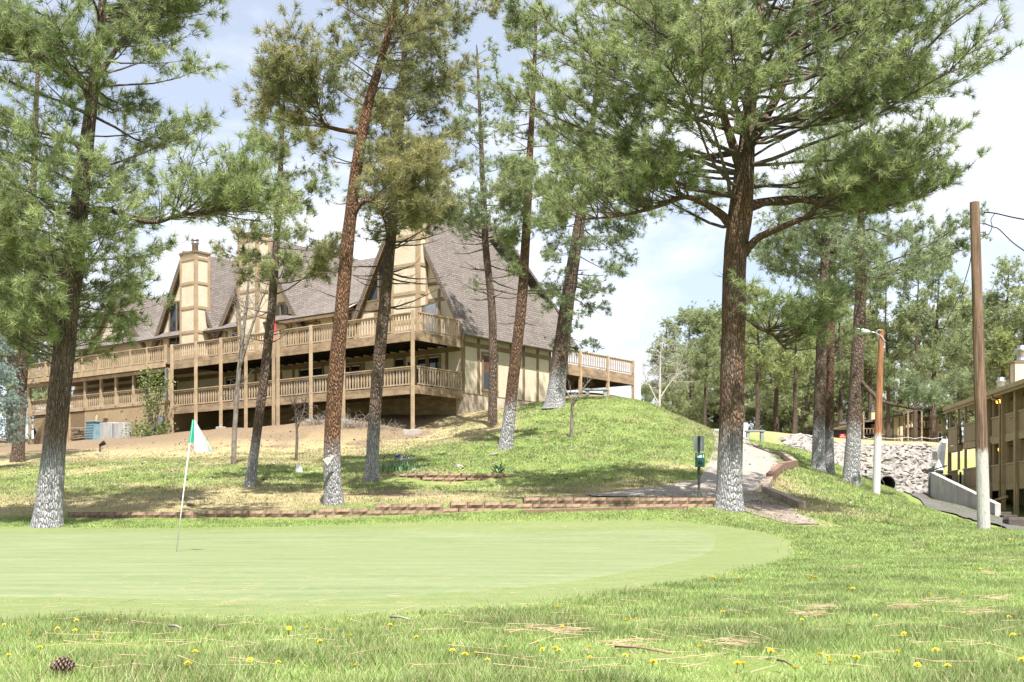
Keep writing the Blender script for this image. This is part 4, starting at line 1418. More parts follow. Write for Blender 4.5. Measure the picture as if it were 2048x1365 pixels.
def block_wall(name, label, line, steps, cap_z, h=.155, wd=.41, jit=.004):
    """line: plan polyline; steps: list of (start, end along the line 0..1, height of the top above datum); courses run down to the ground"""
    pl = np.array(line, float)
    s = np.r_[0, np.cumsum(np.hypot(*np.diff(pl, axis=0).T))]
    tot = s[-1]
    def at(u):
        x, y = np.interp(u, s, pl[:, 0]), np.interp(u, s, pl[:, 1])
        i = int(np.clip(np.searchsorted(s, u) - 1, 0, len(s) - 2))
        return x, y, math.atan2(pl[i + 1, 1] - pl[i, 1], pl[i + 1, 0] - pl[i, 0])
    root = empty(name, label, 'retaining wall', G(*pl[0]))
    o0 = Vector(root.location)
    n = 0
    for (a, b, top) in steps:
        u0, u1 = a * tot, b * tot
        c = 0
        while True:
            z = top - (c + 1) * h
            u = u0 + wd / 2 - (wd / 2 if c % 2 else 0)
            any_ = False
            while u < u1:
                x, y, az = at(u)
                g = float(gz(x, y - .25))
                if z + h > g - .02 and u > u0 - .01:
                    o = bpy.data.objects.new('block', BLK[random.randrange(5)])
                    COL.objects.link(o)
                    o.parent = root
                    o.location = Vector((x - math.sin(az) * .012 * c * -1, y - .012 * c, z)) - o0 + Vector((0, random.gauss(0, jit), 0))
                    o.rotation_euler = (0, 0, az + random.gauss(0, .012))
                    o.scale = ((wd - .008) / .40, 1, (h - .006) / .15)
                    any_ = True
                    n += 1
                u += wd
            c += 1
            if not any_ or c > 3:
                break
    return root, n
def zat(px, py, D):
    return P(px, py, D).z
W1 = gp((140, 31.2), (400, 30.7), (640, 30.2), (900, 30.2), (1100, 30.6), (1400, 31.0), (1430, 31.05))
def frac(px0):
    xs = np.array([p[0] for p in W1]); ys = np.array([p[1] for p in W1])
    s = np.r_[0, np.cumsum(np.hypot(np.diff(xs), np.diff(ys)))]
    X = np.interp(px0, [140, 400, 640, 900, 1100, 1400, 1430], s)
    return X / s[-1]
_, nb1 = block_wall('retaining_wall', 'long stepped tan block wall along the far edge of the green', W1,
    [(0, frac(405), zat(270, 1024, 31)), (frac(405), frac(637), zat(520, 1021, 30.4)), (frac(637), frac(750), zat(690, 1017, 30.2)), (frac(750), frac(900), zat(820, 1008, 30.2)),
     (frac(900), frac(1046), zat(970, 1004, 30.4)), (frac(1046), 1.0, zat(1200, 995, 30.7))], 0, jit=.004)
W2 = gp((778, 40.2), (800, 39.3), (850, 38.8), (930, 38.9), (1000, 39.3), (1075, 40.4))
_, nb2 = block_wall('retaining_wall', 'short curved three-course block wall holding the iris bed on the slope', W2, [(0, 1.0, zat(900, 947, 39))], 0, wd=.34, h=.135)
print('blocks', nb1, nb2)
# low timber edge in front of the huge pine
M_timber = simple('weathered_timber', (.36, .29, .235), (.20, .15, .12), 3, .9, .5, stretch=(1, 1, 1), var=.1)
M_timber_red = simple('reddish_timber', (.235, .14, .11), (.16, .095, .075), 3, .9, .4, var=.1)
def timber(label, a, b, mat=M_timber, wd=.15, th=.15, lift=.08, group='timbers edging the gravel path'):
    pa, pb = G(*a), G(*b)
    o = empty('landscape_timber', label, 'timber', pa, 0, group)
    d = pb - pa
    mb = MB().bar(Vector((0, 0, lift)), d + Vector((0, 0, lift)), wd, th)
    q = mb.build('beam', mat, o, bevel=.012)
    return o
g1 = gp((1045, 29.7), (1250, 30.0), (1375, 30.4))
timber('flat reddish timber lying in the grass below the block wall', g1[0], g1[1], M_timber_red, .12, .09, .03, None)
timber('second flat reddish timber running up to the huge pine', g1[1], g1[2], M_timber_red, .12, .09, .03, None)
TE = [((1489, 71), (1515, 63.5), 'farthest path timber by the stone bench'), ((1515, 63.3), (1542, 58), 'path timber next to the farthest one'),
      ((1542, 57.8), (1566, 53.5), 'middle path timber before the bend'), ((1566, 53.3), (1590, 49.2), 'split path timber just above the bend'),
      ((1591, 48.6), (1562, 44.8), 'red-sided path timber just below the bend'), ((1561, 44.5), (1538, 41.6), 'red-sided path timber beside the short flat one')]
for a, b, lab in TE:
    timber(lab, *gp(a, b), M_timber_red if 'red' in lab else M_timber, .2, .26, .16)
timber('short wide timber at the inner corner of the path edge', *gp((1537, 41.4), (1528, 38.2)), M_timber, .30, .2, .12)
timber('long pale timber with a dark cut end beside the path', *gp((1529, 38.0), (1604, 32.8)), M_timber, .20, .2, .1)

# ------------------------------------------------------------------ flagstick
fb = on_ground(352, 1105)
fl = empty('flagstick', 'thin white flagstick with green and white flag in the putting green', 'flag', fb)
top = P(385, 842, fb.y) - fb
MB().tube([(0, 0, -.05), top * .5, top], [.011, .010, .008], 10).build('pole', simple('white_fibreglass', (.8, .8, .78), (.72, .72, .7), 4, .4), fl, smooth=True)
M_fgreen = simple('green_flag_cloth', (.03, .36, .24), (.02, .25, .17), 5, .75)
M_fwhite = simple('white_flag_cloth', (.78, .79, .78), (.68, .70, .69), 3, .8)
def flagpt(px, py, dd=0.0):
    return P(px, py, fb.y + dd) - fb
def cloth(name, rows, mat, th=.004):
    nr, ncol = len(rows), len(rows[0])
    vs = [p for r in rows for p in r]
    vs = vs + [p + Vector((0, th, 0)) for p in vs]
    n = nr * ncol
    fs = []
    for i in range(nr - 1):
        for j in range(ncol - 1):
            a = i * ncol + j
            fs.append((a, a + ncol, a + ncol + 1, a + 1))
            fs.append((n + a, n + a + 1, n + a + ncol + 1, n + a + ncol))
    return MB().add(vs, fs).build(name, mat, fl, smooth=True)
rows = []
for i in range(7):
    f = i / 6
    l = (384.5 - 7.5 * f, 839 + 46 * f)
    r = (389 - .6 * f, 840 + 46 * f)
    rows.append([flagpt(l[0] + (r[0] - l[0]) * k / 6, l[1] + (r[1] - l[1]) * k / 6, -.015 - .02 * math.sin(k * 2.4)) for k in range(7)])
cloth('flag_hoist', rows, M_fgreen)
rows = []
for i in range(9):
    f = i / 8
    l = (389 - .8 * f, 840 + 62 * f)
    r = (389.5 + 39.5 * f, 840 + 67 * f)
    rows.append([flagpt(l[0] + (r[0] - l[0]) * k / 8, l[1] + (r[1] - l[1]) * k / 8 + 1.2 * math.sin(k * .8) * f, -.02 - .05 * math.sin(k * .9 + .5) * f) for k in range(9)])
cloth('flag_fly', rows, M_fwhite)
def mark(pts, name='emblem'):
    mb = MB()
    for (a, b, w_) in pts:
        mb.bar(flagpt(*a, -.085), flagpt(*b, -.085), w_, .003, Vector((0, 1, 0)))
    mb.build(name, M_fgreen, fl)
mark([((394, 897), (403, 893.5), .014), ((391.5, 892), (393.5, 892.5), .02), ((402, 894), (404.5, 895), .02)])
MB().lathe([(.054, -.012), (.054, .004), (.050, .004), (.050, -.012)], 20).build('cup_rim', M_black, fl)

# ------------------------------------------------------------------ pet waste station
db = on_ground(1398, 1001, 28)
st_ = empty('pet_waste_station', 'green dispenser box on a perforated green post beside the huge pine', 'dispenser', db)
sc_ = db.y / F
M_dgreen = simple('dark_green_paint', (.018, .10, .075), (.012, .075, .055), 5, .45, var=.0)
M_postg = simple('olive_green_post', (.055, .065, .035), (.04, .05, .025), 6, .6)
ph = 128 * sc_
MB().box(-.032, .032, -.012, .0, -.1, ph).box(-.032, -.026, 0, .03, -.1, ph).box(.026, .032, 0, .03, -.1, ph).build('post', M_postg, st_)
for i in range(34):
    MB().lathe([(.007, -.002), (.007, .002)], 8).build('post_hole', M_curt, st_).matrix_local = Matrix.Translation((0, -.0135, .06 + i * .032)) @ Matrix.Rotation(R(90), 4, 'X')
zb0, zb1 = 66 * sc_, 94 * sc_
bx('dispenser_box', M_dgreen, st_, -.105, .125, -.14, -.013, zb0, zb1, .012)
arc = [(-.06, zb0 + .06), (.08, zb0 + .06), (.07, zb0 + .12), (.045, zb0 + .155), (.01, zb0 + .17), (-.025, zb0 + .155), (-.05, zb0 + .12)]
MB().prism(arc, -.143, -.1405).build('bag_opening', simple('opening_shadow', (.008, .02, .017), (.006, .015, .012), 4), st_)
bx('bag_tongue', M_black, st_, -.005, .03, -.152, -.1435, zb0 + .06, zb0 + .14, .006)
bx('decal', simple('pale_blue_decal', (.35, .55, .62), (.2, .38, .45), 40, .5), st_, -.075, .06, -.1432, -.1405, zb1 - .125, zb1 - .075)
dcl = simple('white_decal', (.7, .75, .75), (.5, .58, .6), 30, .5)
MB().prism([(-.07, zb1 - .085), (-.02, zb1 - .075), (.03, zb1 - .045), (.06, zb1 - .075), (.045, zb1 - .12), (-.04, zb1 - .125)], -.146, -.1434).build('decal', dcl, st_)
bx('decal', dcl, st_, .085, .105, -.1432, -.1405, zb1 - .125, zb1 - .04)
bx('decal', dcl, st_, -.09, -.05, -.1432, -.1405, zb1 - .055, zb1 - .045)
bx('sign_plate', simple('bare_aluminium_sign', (.47, .49, .53), (.42, .44, .48), 3, .5, metal=.3), st_, -.135, .13, .031, .034, 98.5 * sc_, 129 * sc_, .0)

# plaque nailed to the red-barked pine
pq = empty('plaque', 'tilted triangular white plaque on the whitewashed foot of the red-barked pine', 'plaque', P(661, 917, 32.05))
def pqv(px, py):
    q = P(px, py, 32.05) - P(661, 917, 32.05)
    return (q.x, q.z)
MB().prism([pqv(645.5, 918.5), pqv(655.5, 931), pqv(669, 911)], -.03, .0).build('board', simple('cream_board', (.62, .58, .50), (.5, .46, .40), 20, .8), pq)
M_letter = simple('faded_brown_letter', (.32, .26, .2), (.25, .2, .16), 10, .8)
for ch, px, py in (('E', 650.5, 919.5), ('B', 656.5, 921), ('R', 661, 915.5)):
    q = P(px, py, 32.05) - P(661, 917, 32.05)
    text('letter', ch, .09, M_letter, pq, Matrix.Translation((q.x, -.033, q.z)) @ Matrix.Rotation(R(-28), 4, 'Y') @ FACE)

# ------------------------------------------------------------------ poles and wires
ub = on_ground(1968, 1060, 20)
up_ = empty('utility_pole', 'tall brown wooden utility pole with whitewashed foot on the right lawn', 'utility pole', ub)
tp = P(1949, 405, ub.y) - ub
t = NT('creosote_pole')
v = t.coord((9, 9, .5))
n1_ = t.noise(v, 2.2, 6, .65)
c = t.ramp(n1_, [(.33, (.06, .038, .027)), (.5, (.15, .097, .068)), (.68, (.25, .165, .115))])
n2_ = t.noise(t.coord((16, 16, 5)), 2.0, 3)
c = t.mix(t.ramp(n2_, [(.66, 0.), (.72, .85)]), c, (.03, .02, .015))
sz = t.n('SeparateXYZ'); tcn = t.n('TexCoord'); t.l(tcn.outputs['Object'], sz.inputs[0])
nn = t.noise(t.coord((5, 5, 2)), 3, 4)
mr_ = t.n('MapRange'); t.l(t.math('ADD', sz.outputs['Z'], t.math('MULTIPLY', nn, .3)), mr_.inputs['Value'])
mr_.inputs['From Min'].default_value = 1.80; mr_.inputs['From Max'].default_value = 1.92; mr_.inputs['To Min'].default_value = 1; mr_.inputs['To Max'].default_value = 0
c = t.mix(t.math('MULTIPLY', mr_.outputs[0], t.ramp(n2_, [(.5, .95), (.7, .5)])), c, (.40, .39, .375))
t.bump(n1_, .6, .03)
M_pole = t.color(c, .9, .2)
MB().tube([tuple(tp * f + Vector((0, 0, -.1 if f == 0 else 0))) for f in (0, .2, .4, .6, .8, 1.0)], [.138, .132, .126, .116, .108, .10], 18).build('shaft', M_pole, up_, smooth=False)
M_wire = simple('black_cable', (.012, .012, .014), (.008, .008, .01), 5, .5)
for k, (px, py) in enumerate(((1964, 424), (1965, 444), (1966, 467))):
    q = P(px, py, ub.y) - ub
    MB().tube([q + Vector((-.06, 0, .02)), q + Vector((.03, 0, .02))], .012, 6).tube([q + Vector((-.06, 0, -.03)), q + Vector((.03, 0, -.03))], .012, 6).build('bracket', M_metal, up_)
    MB().lathe([(.02, -.06), (.034, -.04), (.034, -.02), (.022, 0), (.034, .02), (.03, .045)], 10, tuple(q + Vector((.03, 0, 0)))).build('insulator', simple('grey_insulator', (.3, .31, .32), (.2, .2, .2), 4, .4), up_, smooth=True)
def wire(label, pts, r=.012):
    p0 = Vector(pts[0])
    LPp, _ = smooth_path([np.array(p) for p in pts], [r] * len(pts), 6)
    o = MB().tube([Vector(q) - p0 for q in LPp], r, 6).build('power_cable', M_wire, smooth=True)
    o.location = p0
    tag(o, label, 'cable')
    return o
D_ = ub.y
wire('upper power cable leaving the utility pole to the right', [P(1966, 425, D_), P(1990, 427, D_ - .3), P(2030, 436, D_ - .8), P(2100, 448, D_ - 1.8)], .014)
wire('lower power cable sloping down from the utility pole to the right', [P(1968, 447, D_), P(1985, 454, D_ - .2), P(1998, 459, D_ - .3), P(2025, 485, D_ - .6), P(2060, 510, D_ - 1.2), P(2110, 545, D_ - 2)], .012)
wire('looped drip cable hanging at the utility pole insulators', [P(1990, 427, D_ - .3), P(1982, 440, D_ - .25), P(1984, 455, D_ - .22), P(1976, 470, D_ - .1), P(1967, 463, D_)], .008)
wire('thin cable dropping along the left of the utility pole', [P(1945, 500, D_ + .1), P(1935, 545, D_ + 4), P(1915, 600, D_ + 10), P(1880, 670, D_ + 18), P(1862, 715, D_ + 22)], .012)
# street lamp
lb = on_ground(1752, 990, 30)
sl_ = empty('street_lamp', 'street lamp with a pale cobra head on a leaning red-brown wooden pole', 'street lamp', lb)
tpl = P(1763, 660, lb.y) - lb
t = NT('red_lamp_pole')
v = t.coord((9, 9, .6))
c = t.ramp(t.noise(v, 2.2, 5, .6), [(.35, (.14, .065, .035)), (.65, (.34, .16, .085))])
sz = t.n('SeparateXYZ'); tcn = t.n('TexCoord'); t.l(tcn.outputs['Object'], sz.inputs[0])
nn = t.noise(t.coord((5, 5, 2)), 3, 4)
mr_ = t.n('MapRange'); t.l(t.math('ADD', sz.outputs['Z'], t.math('MULTIPLY', nn, .5)), mr_.inputs['Value'])
mr_.inputs['From Min'].default_value = 2.35; mr_.inputs['From Max'].default_value = 2.6; mr_.inputs['To Min'].default_value = 1; mr_.inputs['To Max'].default_value = 0
M_lpole = t.color(t.mix(t.math('MULTIPLY', mr_.outputs[0], .92), c, (.46, .46, .46)), .9, .2)
MB().tube([tuple(tpl * f + Vector((0, 0, -.15 if f == 0 else 0))) for f in (0, .25, .5, .75, 1.0)], [.15, .14, .13, .115, .095], 14).build('shaft', M_lpole, sl_)
def lpp(px, py, dd=-.12):
    return P(px, py, lb.y + dd) - lb
MB().tube([lpp(1757, 680), lpp(1756.5, 671), lpp(1751, 666), lpp(1738, 664)], .028, 8).build('arm', M_metal, sl_, smooth=True)
a, b = lpp(1739.5, 664.5), lpp(1710, 661.5)
dirv = (b - a)
LPp = [a + dirv * f for f in (0, .12, .35, .6, .85, .97, 1.0)]
hd_ = MB().tube(LPp, [.05, .075, .095, .105, .095, .06, .02], 12)
hd_.v = [(x, y * 1.0, z + (.0 if True else 0)) for x, y, z in hd_.v]
hd_.build('lamp_head', simple('pale_grey_enamel', (.55, .60, .60), (.45, .5, .5), 5, .45), sl_, smooth=True)
LPp2 = [a + dirv * f - Vector((0, 0, .06)) for f in (.45, .6, .8, .93)]
MB().tube(LPp2, [.05, .075, .07, .03], 10).build('lens', simple('milky_lens', (.6, .62, .58), (.5, .52, .5), 4, .2), sl_, smooth=True)
MB().tube([lpp(1764, 661), lpp(1757, 660), lpp(1753, 663), lpp(1755, 668), lpp(1762, 671), lpp(1766, 678), lpp(1772, 684)], .012, 6).build('cable_loop', M_curt, sl_, smooth=True)

# ------------------------------------------------------------------ stone benches, panel, signs
M_stoneb = simple('grey_bench_stone', (.30, .32, .31), (.20, .22, .22), 5, .85, .3)
def bench(label, px0, px1, py_top, py_bot, D):
    b = base_at((px0 + px1) / 2, D)
    o = empty('stone_bench', label, 'bench', b)
    s = D / F
    hw_ = (px1 - px0) * s / 2
    h_ = (py_bot - py_top) * s
    zb_ = CH + (HY - py_bot) * s - b.z
    bx('seat', M_stoneb, o, -hw_, hw_, -.22, .22, zb_ + h_ - .1, zb_ + h_, .015)
    for x in (-hw_ * .72, hw_ * .72):
        bx('leg', M_stoneb, o, x - .09, x + .09, -.17, .17, -.2, zb_ + h_ - .102, .01)
    return o
bench('stone bench on top of the mound under the rear deck', 1168, 1217, 778, 797, 66.5)
bench('stone bench on the lawn at the far end of the gravel path', 1490, 1529, 861, 874, 74)
pn = base_at(1275, 76)
gp_ = empty('grey_panel_post', 'upright pale grey slab standing beside the corner of the rear deck', 'post', pn)
s_ = 76 / F
bx('slab', simple('pale_grey_slab', (.50, .52, .54), (.40, .42, .45), 2, .7, stretch=(6, 6, .3)), gp_, -.19, .19, -.06, .06, -.3, CH + (HY - 736) * s_ - pn.z)
bx('edge_strip', M_beam, gp_, -.25, -.192, -.06, .06, -.3, CH + (HY - 736) * s_ - pn.z)
sb_ = base_at(1490, 76)
sg = empty('notice_board', 'small white notice panel beside the far stone bench', 'sign', sb_)
bx('panel', simple('white_notice', (.68, .71, .74), (.5, .55, .62), 9, .5), sg, -.16, .18, -.02, .02, .15, CH + (HY - 846) * 76 / F - sb_.z)
bx('post', M_metal, sg, -.03, .03, .021, .06, -.2, .9)
# red notice far right
rb_ = base_at(1685, 98)
rs = empty('red_sign', 'small red no-parking sign seen between the twin and stout pines', 'sign', rb_)
q0, q1 = P(1679.5, 880, 98) - rb_, P(1690.5, 868.5, 98) - rb_
M_redsign = simple('red_sign_paint', (.55, .02, .03), (.48, .015, .02), 4, .45)
M_white = simple('white_paint', (.8, .8, .8), (.74, .74, .74), 4, .6)
bx('sign_plate', M_redsign, rs, q0.x, q1.x, -.02, .0, q0.z, q1.z)
bx('post', M_metal, rs, (q0.x + q1.x) / 2 - .03, (q0.x + q1.x) / 2 + .03, .002, .05, -.2, q1.z)
cxm = (q0.x + q1.x) / 2
for body, zf, sz_ in (('NO', .78, .14), ('PARKING', .50, .105), ('FIRE LANE', .2, .07)):
    text('lettering', body, sz_, M_white, rs, Matrix.Translation((cxm, -.023, q0.z + (q1.z - q0.z) * zf)) @ FACE)

# ------------------------------------------------------------------ brown balcony building on the right
M_bsid = simple('brown_board_siding', (.36, .27, .17), (.29, .215, .135), 2, .8, .2, stretch=(8, 8, .4), var=.06)
M_btrim = simple('brown_olive_trim', (.38, .285, .175), (.30, .22, .135), 2.5, .75, .15, var=.05)
M_wall2 = simple('pale_shaded_stucco', (.50, .44, .33), (.44, .38, .28), 1.5, .9)
M_metroof = simple('tan_metal_roof', (.42, .33, .22), (.36, .28, .18), 2, .55)
th = math.atan2(-.996, -.086)
Q0 = P(1890, HY, 76) + Vector((.55, -.05, 0))
cb = empty('balcony_building', 'brown two-storey balcony building at the right edge with lit lanterns', 'building', (Q0.x, Q0.y, 0), th)
def cz(px, py, k):
    """height of photo row py on the front plane at distance k along it"""
    D = 76 - .996 * k
    return CH + (HY - py) * D / F
def ck(px, y=0.0):
    a = (px - CX) / F
    # x = Q0.x -.086k +.996y ; D = 76 -.996k -.086y
    return (Q0.x + .996 * y - a * (76 - .086 * y)) / (.086 - .996 * a)
ZF, ZG, ZE = 5.15, 2.56, 7.45
L2 = 22.0
# back wall, floors, roof
bwall = bx('wall', M_wall2, cb, 1.2, L2, 1.7, 1.9, 1.0, ZE + .6)
bx('floor', M_btrim, cb, 0, L2, .03, 1.69, ZF - .18, ZF)
bx('floor', M_btrim, cb, 0, L2, .03, 1.69, ZG - .18, ZG)
bx('end_wall', M_wall2, cb, 4.2, 4.4, .2, 1.69, ZG, ZE + .2)
bx('fascia_beam', M_btrim, cb, 0, L2, -.04, .03, ZF - .30, ZF + .06)
bx('fascia_beam', M_btrim, cb, 3.0, L2, -.04, .03, ZG - .30, ZG + .06)
rf = empty('roof'); rf.parent = cb
roof_slab('roof_slope', [(-.3, -.5, ZE - .02), (L2, -.5, ZE - .02), (L2, 6.0, ZE + 1.2), (-.3, 6.0, ZE + 1.2)], .12, M_metroof, rf)
bx('gutter', M_btrim, rf, -.3, L2, -.62, -.502, ZE - .16, ZE + .06)
bx('eave_board', M_btrim, rf, -.25, L2, -.48, -.40, ZE - .3, ZE - .06)
bx('soffit', M_btrim, rf, -.25, L2, -.395, 1.69, ZE - .1, ZE - .04)
def boards(parent, x0, x1, y, z0, z1, name='balcony_panel', w_=.14):
    """front made of separate vertical boards between a top and a bottom rail"""
    e = empty(name)
    e.parent = parent
    n = max(2, int(abs(x1 - x0) / w_))
    st2 = (x1 - x0) / n
    for i in range(n):
        bx('board', M_bsid, e, x0 + i * st2 + .012, x0 + (i + 1) * st2 - .012, y - .02 + (i % 2) * .006, y + .01, z0 + .02, z1 - .02)
    bx('backing', M_under, e, x0, x1, y + .012, y + .02, z0 + .05, z1 - .05)
    bx('rail', M_btrim, e, x0 - .02, x1 + .02, y - .06, y + .05, z1 - .02, z1 + .06)
    return e
# bays: (k0, k1) along the front; the first two stand forward
K = [0.0, 2.05, 3.4, 6.45, 7.8, 9.9, 10.2, 12.1, 12.4, 14.1, 14.5, 16.5, 17, 19]
for i in range(0, len(K), 2):
    k0, k1 = K[i], K[i + 1]
    yf = -.35 if i < 4 else -.02
    boards(cb, k0, k1, yf, ZF - .05, ZF + .98)
    bx('floor_edge', M_btrim, cb, k0, k1, yf - .03, .02 - .065, ZF - .42, ZF - .06)
    boards(cb, k0, k1, yf, ZG - .05, ZG + .98)
    bx('floor_edge', M_btrim, cb, k0, k1, yf - .03, .02 - .065, ZG - .36, ZG - .06)
    bx('gap_shade_board', M_under, cb, k1 + .03, k1 + .35, yf + .1, yf + .14, ZF, ZF + .9)  # near-black board, shade painted into the gap beside the bay
    bx('gap_shade_board', M_under, cb, k1 + .03, k1 + .35, yf + .1, yf + .14, ZG, ZG + .9)
    for kk in (k0 + .06, k1 - .06):
        bx('post', M_btrim, cb, kk - .07, kk + .07, yf + .03, yf + .15, ZF + 1.05, ZE - .08)
        bx('post', M_btrim, cb, kk - .07, kk + .07, yf + .03, yf + .15, ZG + 1.05, ZF - .43)
    if i >= 4:
        for kk in (k0 + .02, k1 - .02):
            bx('post', M_btrim, cb, kk - .11, kk + .11, -.16, -.05, .6, ZG - .05)
    # dark door and window in the back wall
    window(cb, (k0 + .3), (k0 + 1.1), ZF + .05, ZF + 2.05, 1.69, 'door', 1, M_btrim)
    window(cb, (k0 + .3), (k0 + 1.1), ZG + .05, ZG + 2.05, 1.69, 'door', 1, M_btrim)
for kk in (7.3, 10.05, 12.25, 14.3, 16.75):
    bx('post', M_btrim, cb, kk - .14, kk + .14, -.2, .0, .6, ZE - .1)
for kk in (6.95, 9.97):
    MB().tube([(kk - .5, -.56, ZE - .1), (kk - .45, -.5, ZE - .4), (kk - .1, -.3, ZE - .5), (kk, -.26, ZE - .8), (kk, -.26, .9)], .055, 8).build('downpipe', M_btrim, cb, smooth=True)
MB().tube([(-.1, -.3, ZE - .3), (-.1, -.3, ZG + .2), (-.3, -.35, ZG - .1), (-1.5, -.5, ZG - .4)], .06, 8).build('downpipe', M_black, cb, smooth=True)
MB().bar((7.5, -.5, ZG - 1.1), (12.0, -.5, ZG - .75), .12, .12).build('handrail', M_btrim, cb)
# unit plate
k = ck(2025)
up2 = bx('unit_plate', M_btrim, cb, k - .28, k + .28, -.075, -.045, ZF + .62, ZF + .84)
text('lettering', 'UNIT 8', .13, simple('dark_letter', (.05, .035, .02), (.04, .03, .02), 5), up2, Matrix.Translation((k, -.078, ZF + .73)) @ FACE)
# lit lanterns
def glow(name, colr, e):
    t = NT(name)
    t.b.inputs['Emission Color'].default_value = (*colr, 1)
    t.b.inputs['Emission Strength'].default_value = e
    return t.color(colr, .4)
M_glow = glow('amber_lantern_glass', (1.0, .36, .04), 3.0)
for px, py in ((1998, 804), (2002, 900)):
    k = ck(px, .6)
    z = CH + (HY - py) * (76 - .996 * k - .05) / F
    ln_ = empty('wall_lantern'); ln_.parent = cb; ln_.location = (k, .55, z)
    MB().lathe([(.05, -.10), (.11, -.08), (.13, .06), (.07, .12)], 8).build('lamp_glass', M_glow, ln_)
    MB().lathe([(.15, .125), (.10, .2), (.03, .26)], 8).build('lantern_cap', M_black, ln_)
    MB().bar((0, .02, .2), (0, 1.12, .22), .04).build('bracket', M_black, ln_)
# chimneys
def stub(px0, px1, pyt, k, y, flue=True):
    D = 76 - .996 * k - .086 * y
    z1 = CH + (HY - pyt) * D / F
    x0, x1 = (px0 - CX) * D / F, (px1 - CX) * D / F
    c = empty('chimney'); c.parent = cb
    w_ = (x1 - x0)
    bx('stack', M_stucco, c, k - w_ / 2, k + w_ / 2, y, y + w_, ZE, z1)
    bx('cap', M_trim, c, k - w_ / 2 - .05, k + w_ / 2 + .05, y - .05, y + w_ + .05, z1 + .002, z1 + .08)
    for a_ in (-w_ / 2 + .06, w_ / 2 - .06):
        bx('trim_board', M_trim, c, k + a_ - .07, k + a_ + .07, y - .03, y - .003, ZE, z1)
    if flue:
        MB().lathe([(.34, 0), (.25, .12), (.25, .55), (.30, .56), (.30, .7), (.22, .72), (.24, .86)], 14, (k, y + w_ / 2, z1 + .08)).build('flue', M_metal, c, smooth=True)
stub(2010, 2046, 728, 9.6, .5)
stub(1899, 1920, 787, -.2, 2.5)
# concrete ramp wall in front
rw_ = empty('ramp_wall', 'low sloping concrete retaining wall in front of the brown balcony building', 'wall')
pa, pb = P(1861, 945, 69), P(1990, 1008, 56)
nrm_ = Vector((pb.y - pa.y, -(pb.x - pa.x), 0)).normalized() * .25
vs = [Vector((pa.x, pa.y, 1.2)), Vector((pb.x, pb.y, .6)), pb.copy(), pa.copy()]
vs2 = [v_ - nrm_ for v_ in vs]
MB().add(vs + vs2, [(0, 1, 2, 3), (7, 6, 5, 4), (3, 2, 6, 7), (0, 4, 5, 1), (1, 5, 6, 2), (0, 3, 7, 4)]).build('wall_panel', M_conc, rw_)
pc = P(1900, 946, 74)
mb = MB().bar((pa.x, pa.y, pa.z - 1), (pc.x, pc.y, pa.z - 1), .25, 2.0)
mb.build('return_wall', simple('dark_concrete', (.17, .165, .16), (.11, .105, .10), 2, .9), rw_)  # return wall in a darker concrete than the front panel
MB().tube([P(1861, 942, 69), P(1880, 936, 71), P(1893, 932, 73)], .04, 6).build('handrail', M_black, rw_)
cbk = empty('stone_curb_block', 'broken dark stone kerb pieces along the road beside the ramp wall', 'kerb')
for i in range(9):
    q = on_ground(1985 + i * 9, 1018 + i * 5.2, 25)
    r_ = random.uniform(.25, .4)
    bx('stone', simple('dark_kerb_stone', (.10, .085, .075), (.06, .05, .045), 3, .9, .5) if i == 0 else bpy.data.materials['dark_kerb_stone'], cbk, q.x - r_, q.x + r_, q.y + .5, q.y + 1.0, q.z - .2, q.z + random.uniform(.18, .34), .03)
# white sloping concrete wedge
wdg = empty('concrete_wedge', 'white leaning concrete slab between the rock bank and the brown building', 'slab')
pts_ = [P(1874, 940, 73), P(1888, 940, 73), P(1893, 880, 78), P(1885, 878, 78)]
vs = pts_ + [p + Vector((.1, .8, -.1)) for p in pts_]
MB().add(vs, [(0, 1, 2, 3), (7, 6, 5, 4), (3, 2, 6, 7), (0, 4, 5, 1), (1, 5, 6, 2), (0, 3, 7, 4)]).build('slab', simple('pale_concrete', (.62, .61, .58), (.5, .49, .46), 2, .9), wdg)
bx('plate', M_metal, wdg, pts_[0].x + .12, pts_[0].x + .38, pts_[0].y + 1.05, pts_[0].y + 1.2, 4.2, 4.7)

# ------------------------------------------------------------------ rock bank and culvert
def stone_mesh(seed):
    rr = random.Random(seed)
    import bmesh
    bm = bmesh.new()
    for _ in range(11):
        v = Vector((rr.gauss(0, 1), rr.gauss(0, 1), rr.gauss(0, 1))).normalized()
        bm.verts.new((v.x * .5 * rr.uniform(.8, 1.1), v.y * .4 * rr.uniform(.8, 1.1), v.z * .28 * rr.uniform(.8, 1.1)))
    bmesh.ops.convex_hull(bm, input=bm.verts)
    loose = [v for v in bm.verts if not v.link_faces]
    bmesh.ops.delete(bm, geom=loose, context='VERTS')
    m = bpy.data.meshes.new('stone')
    bm.to_mesh(m)
    bm.free()
    m.materials.append(M_rip)
    return m
M_rip = simple('pale_riprap_stone', (.31, .29, .27), (.20, .185, .17), 2.5, .92, .4, var=.2)
STN = [stone_mesh(i + 50) for i in range(7)]
bank = empty('rock_bank')
bank['kind'] = 'structure'
bank['label'] = 'bank of piled pale rocks round the culvert mouth'
foot = [P(1560, 880, 80), P(1640, 930, 73.5), P(1720, 984, 72), P(1880, 988, 72.5)]
topl = [P(1600, 872, 84), P(1665, 886, 84.5), P(1730, 891, 85), P(1884, 892, 86)]
def on_bank(u, v_):
    k_ = min(int(u * 3), 2)
    f = u * 3 - k_
    a_ = foot[k_].lerp(foot[k_ + 1], f)
    b_ = topl[k_].lerp(topl[k_ + 1], f)
    return a_.lerp(b_, v_)
vs, fs = [], []
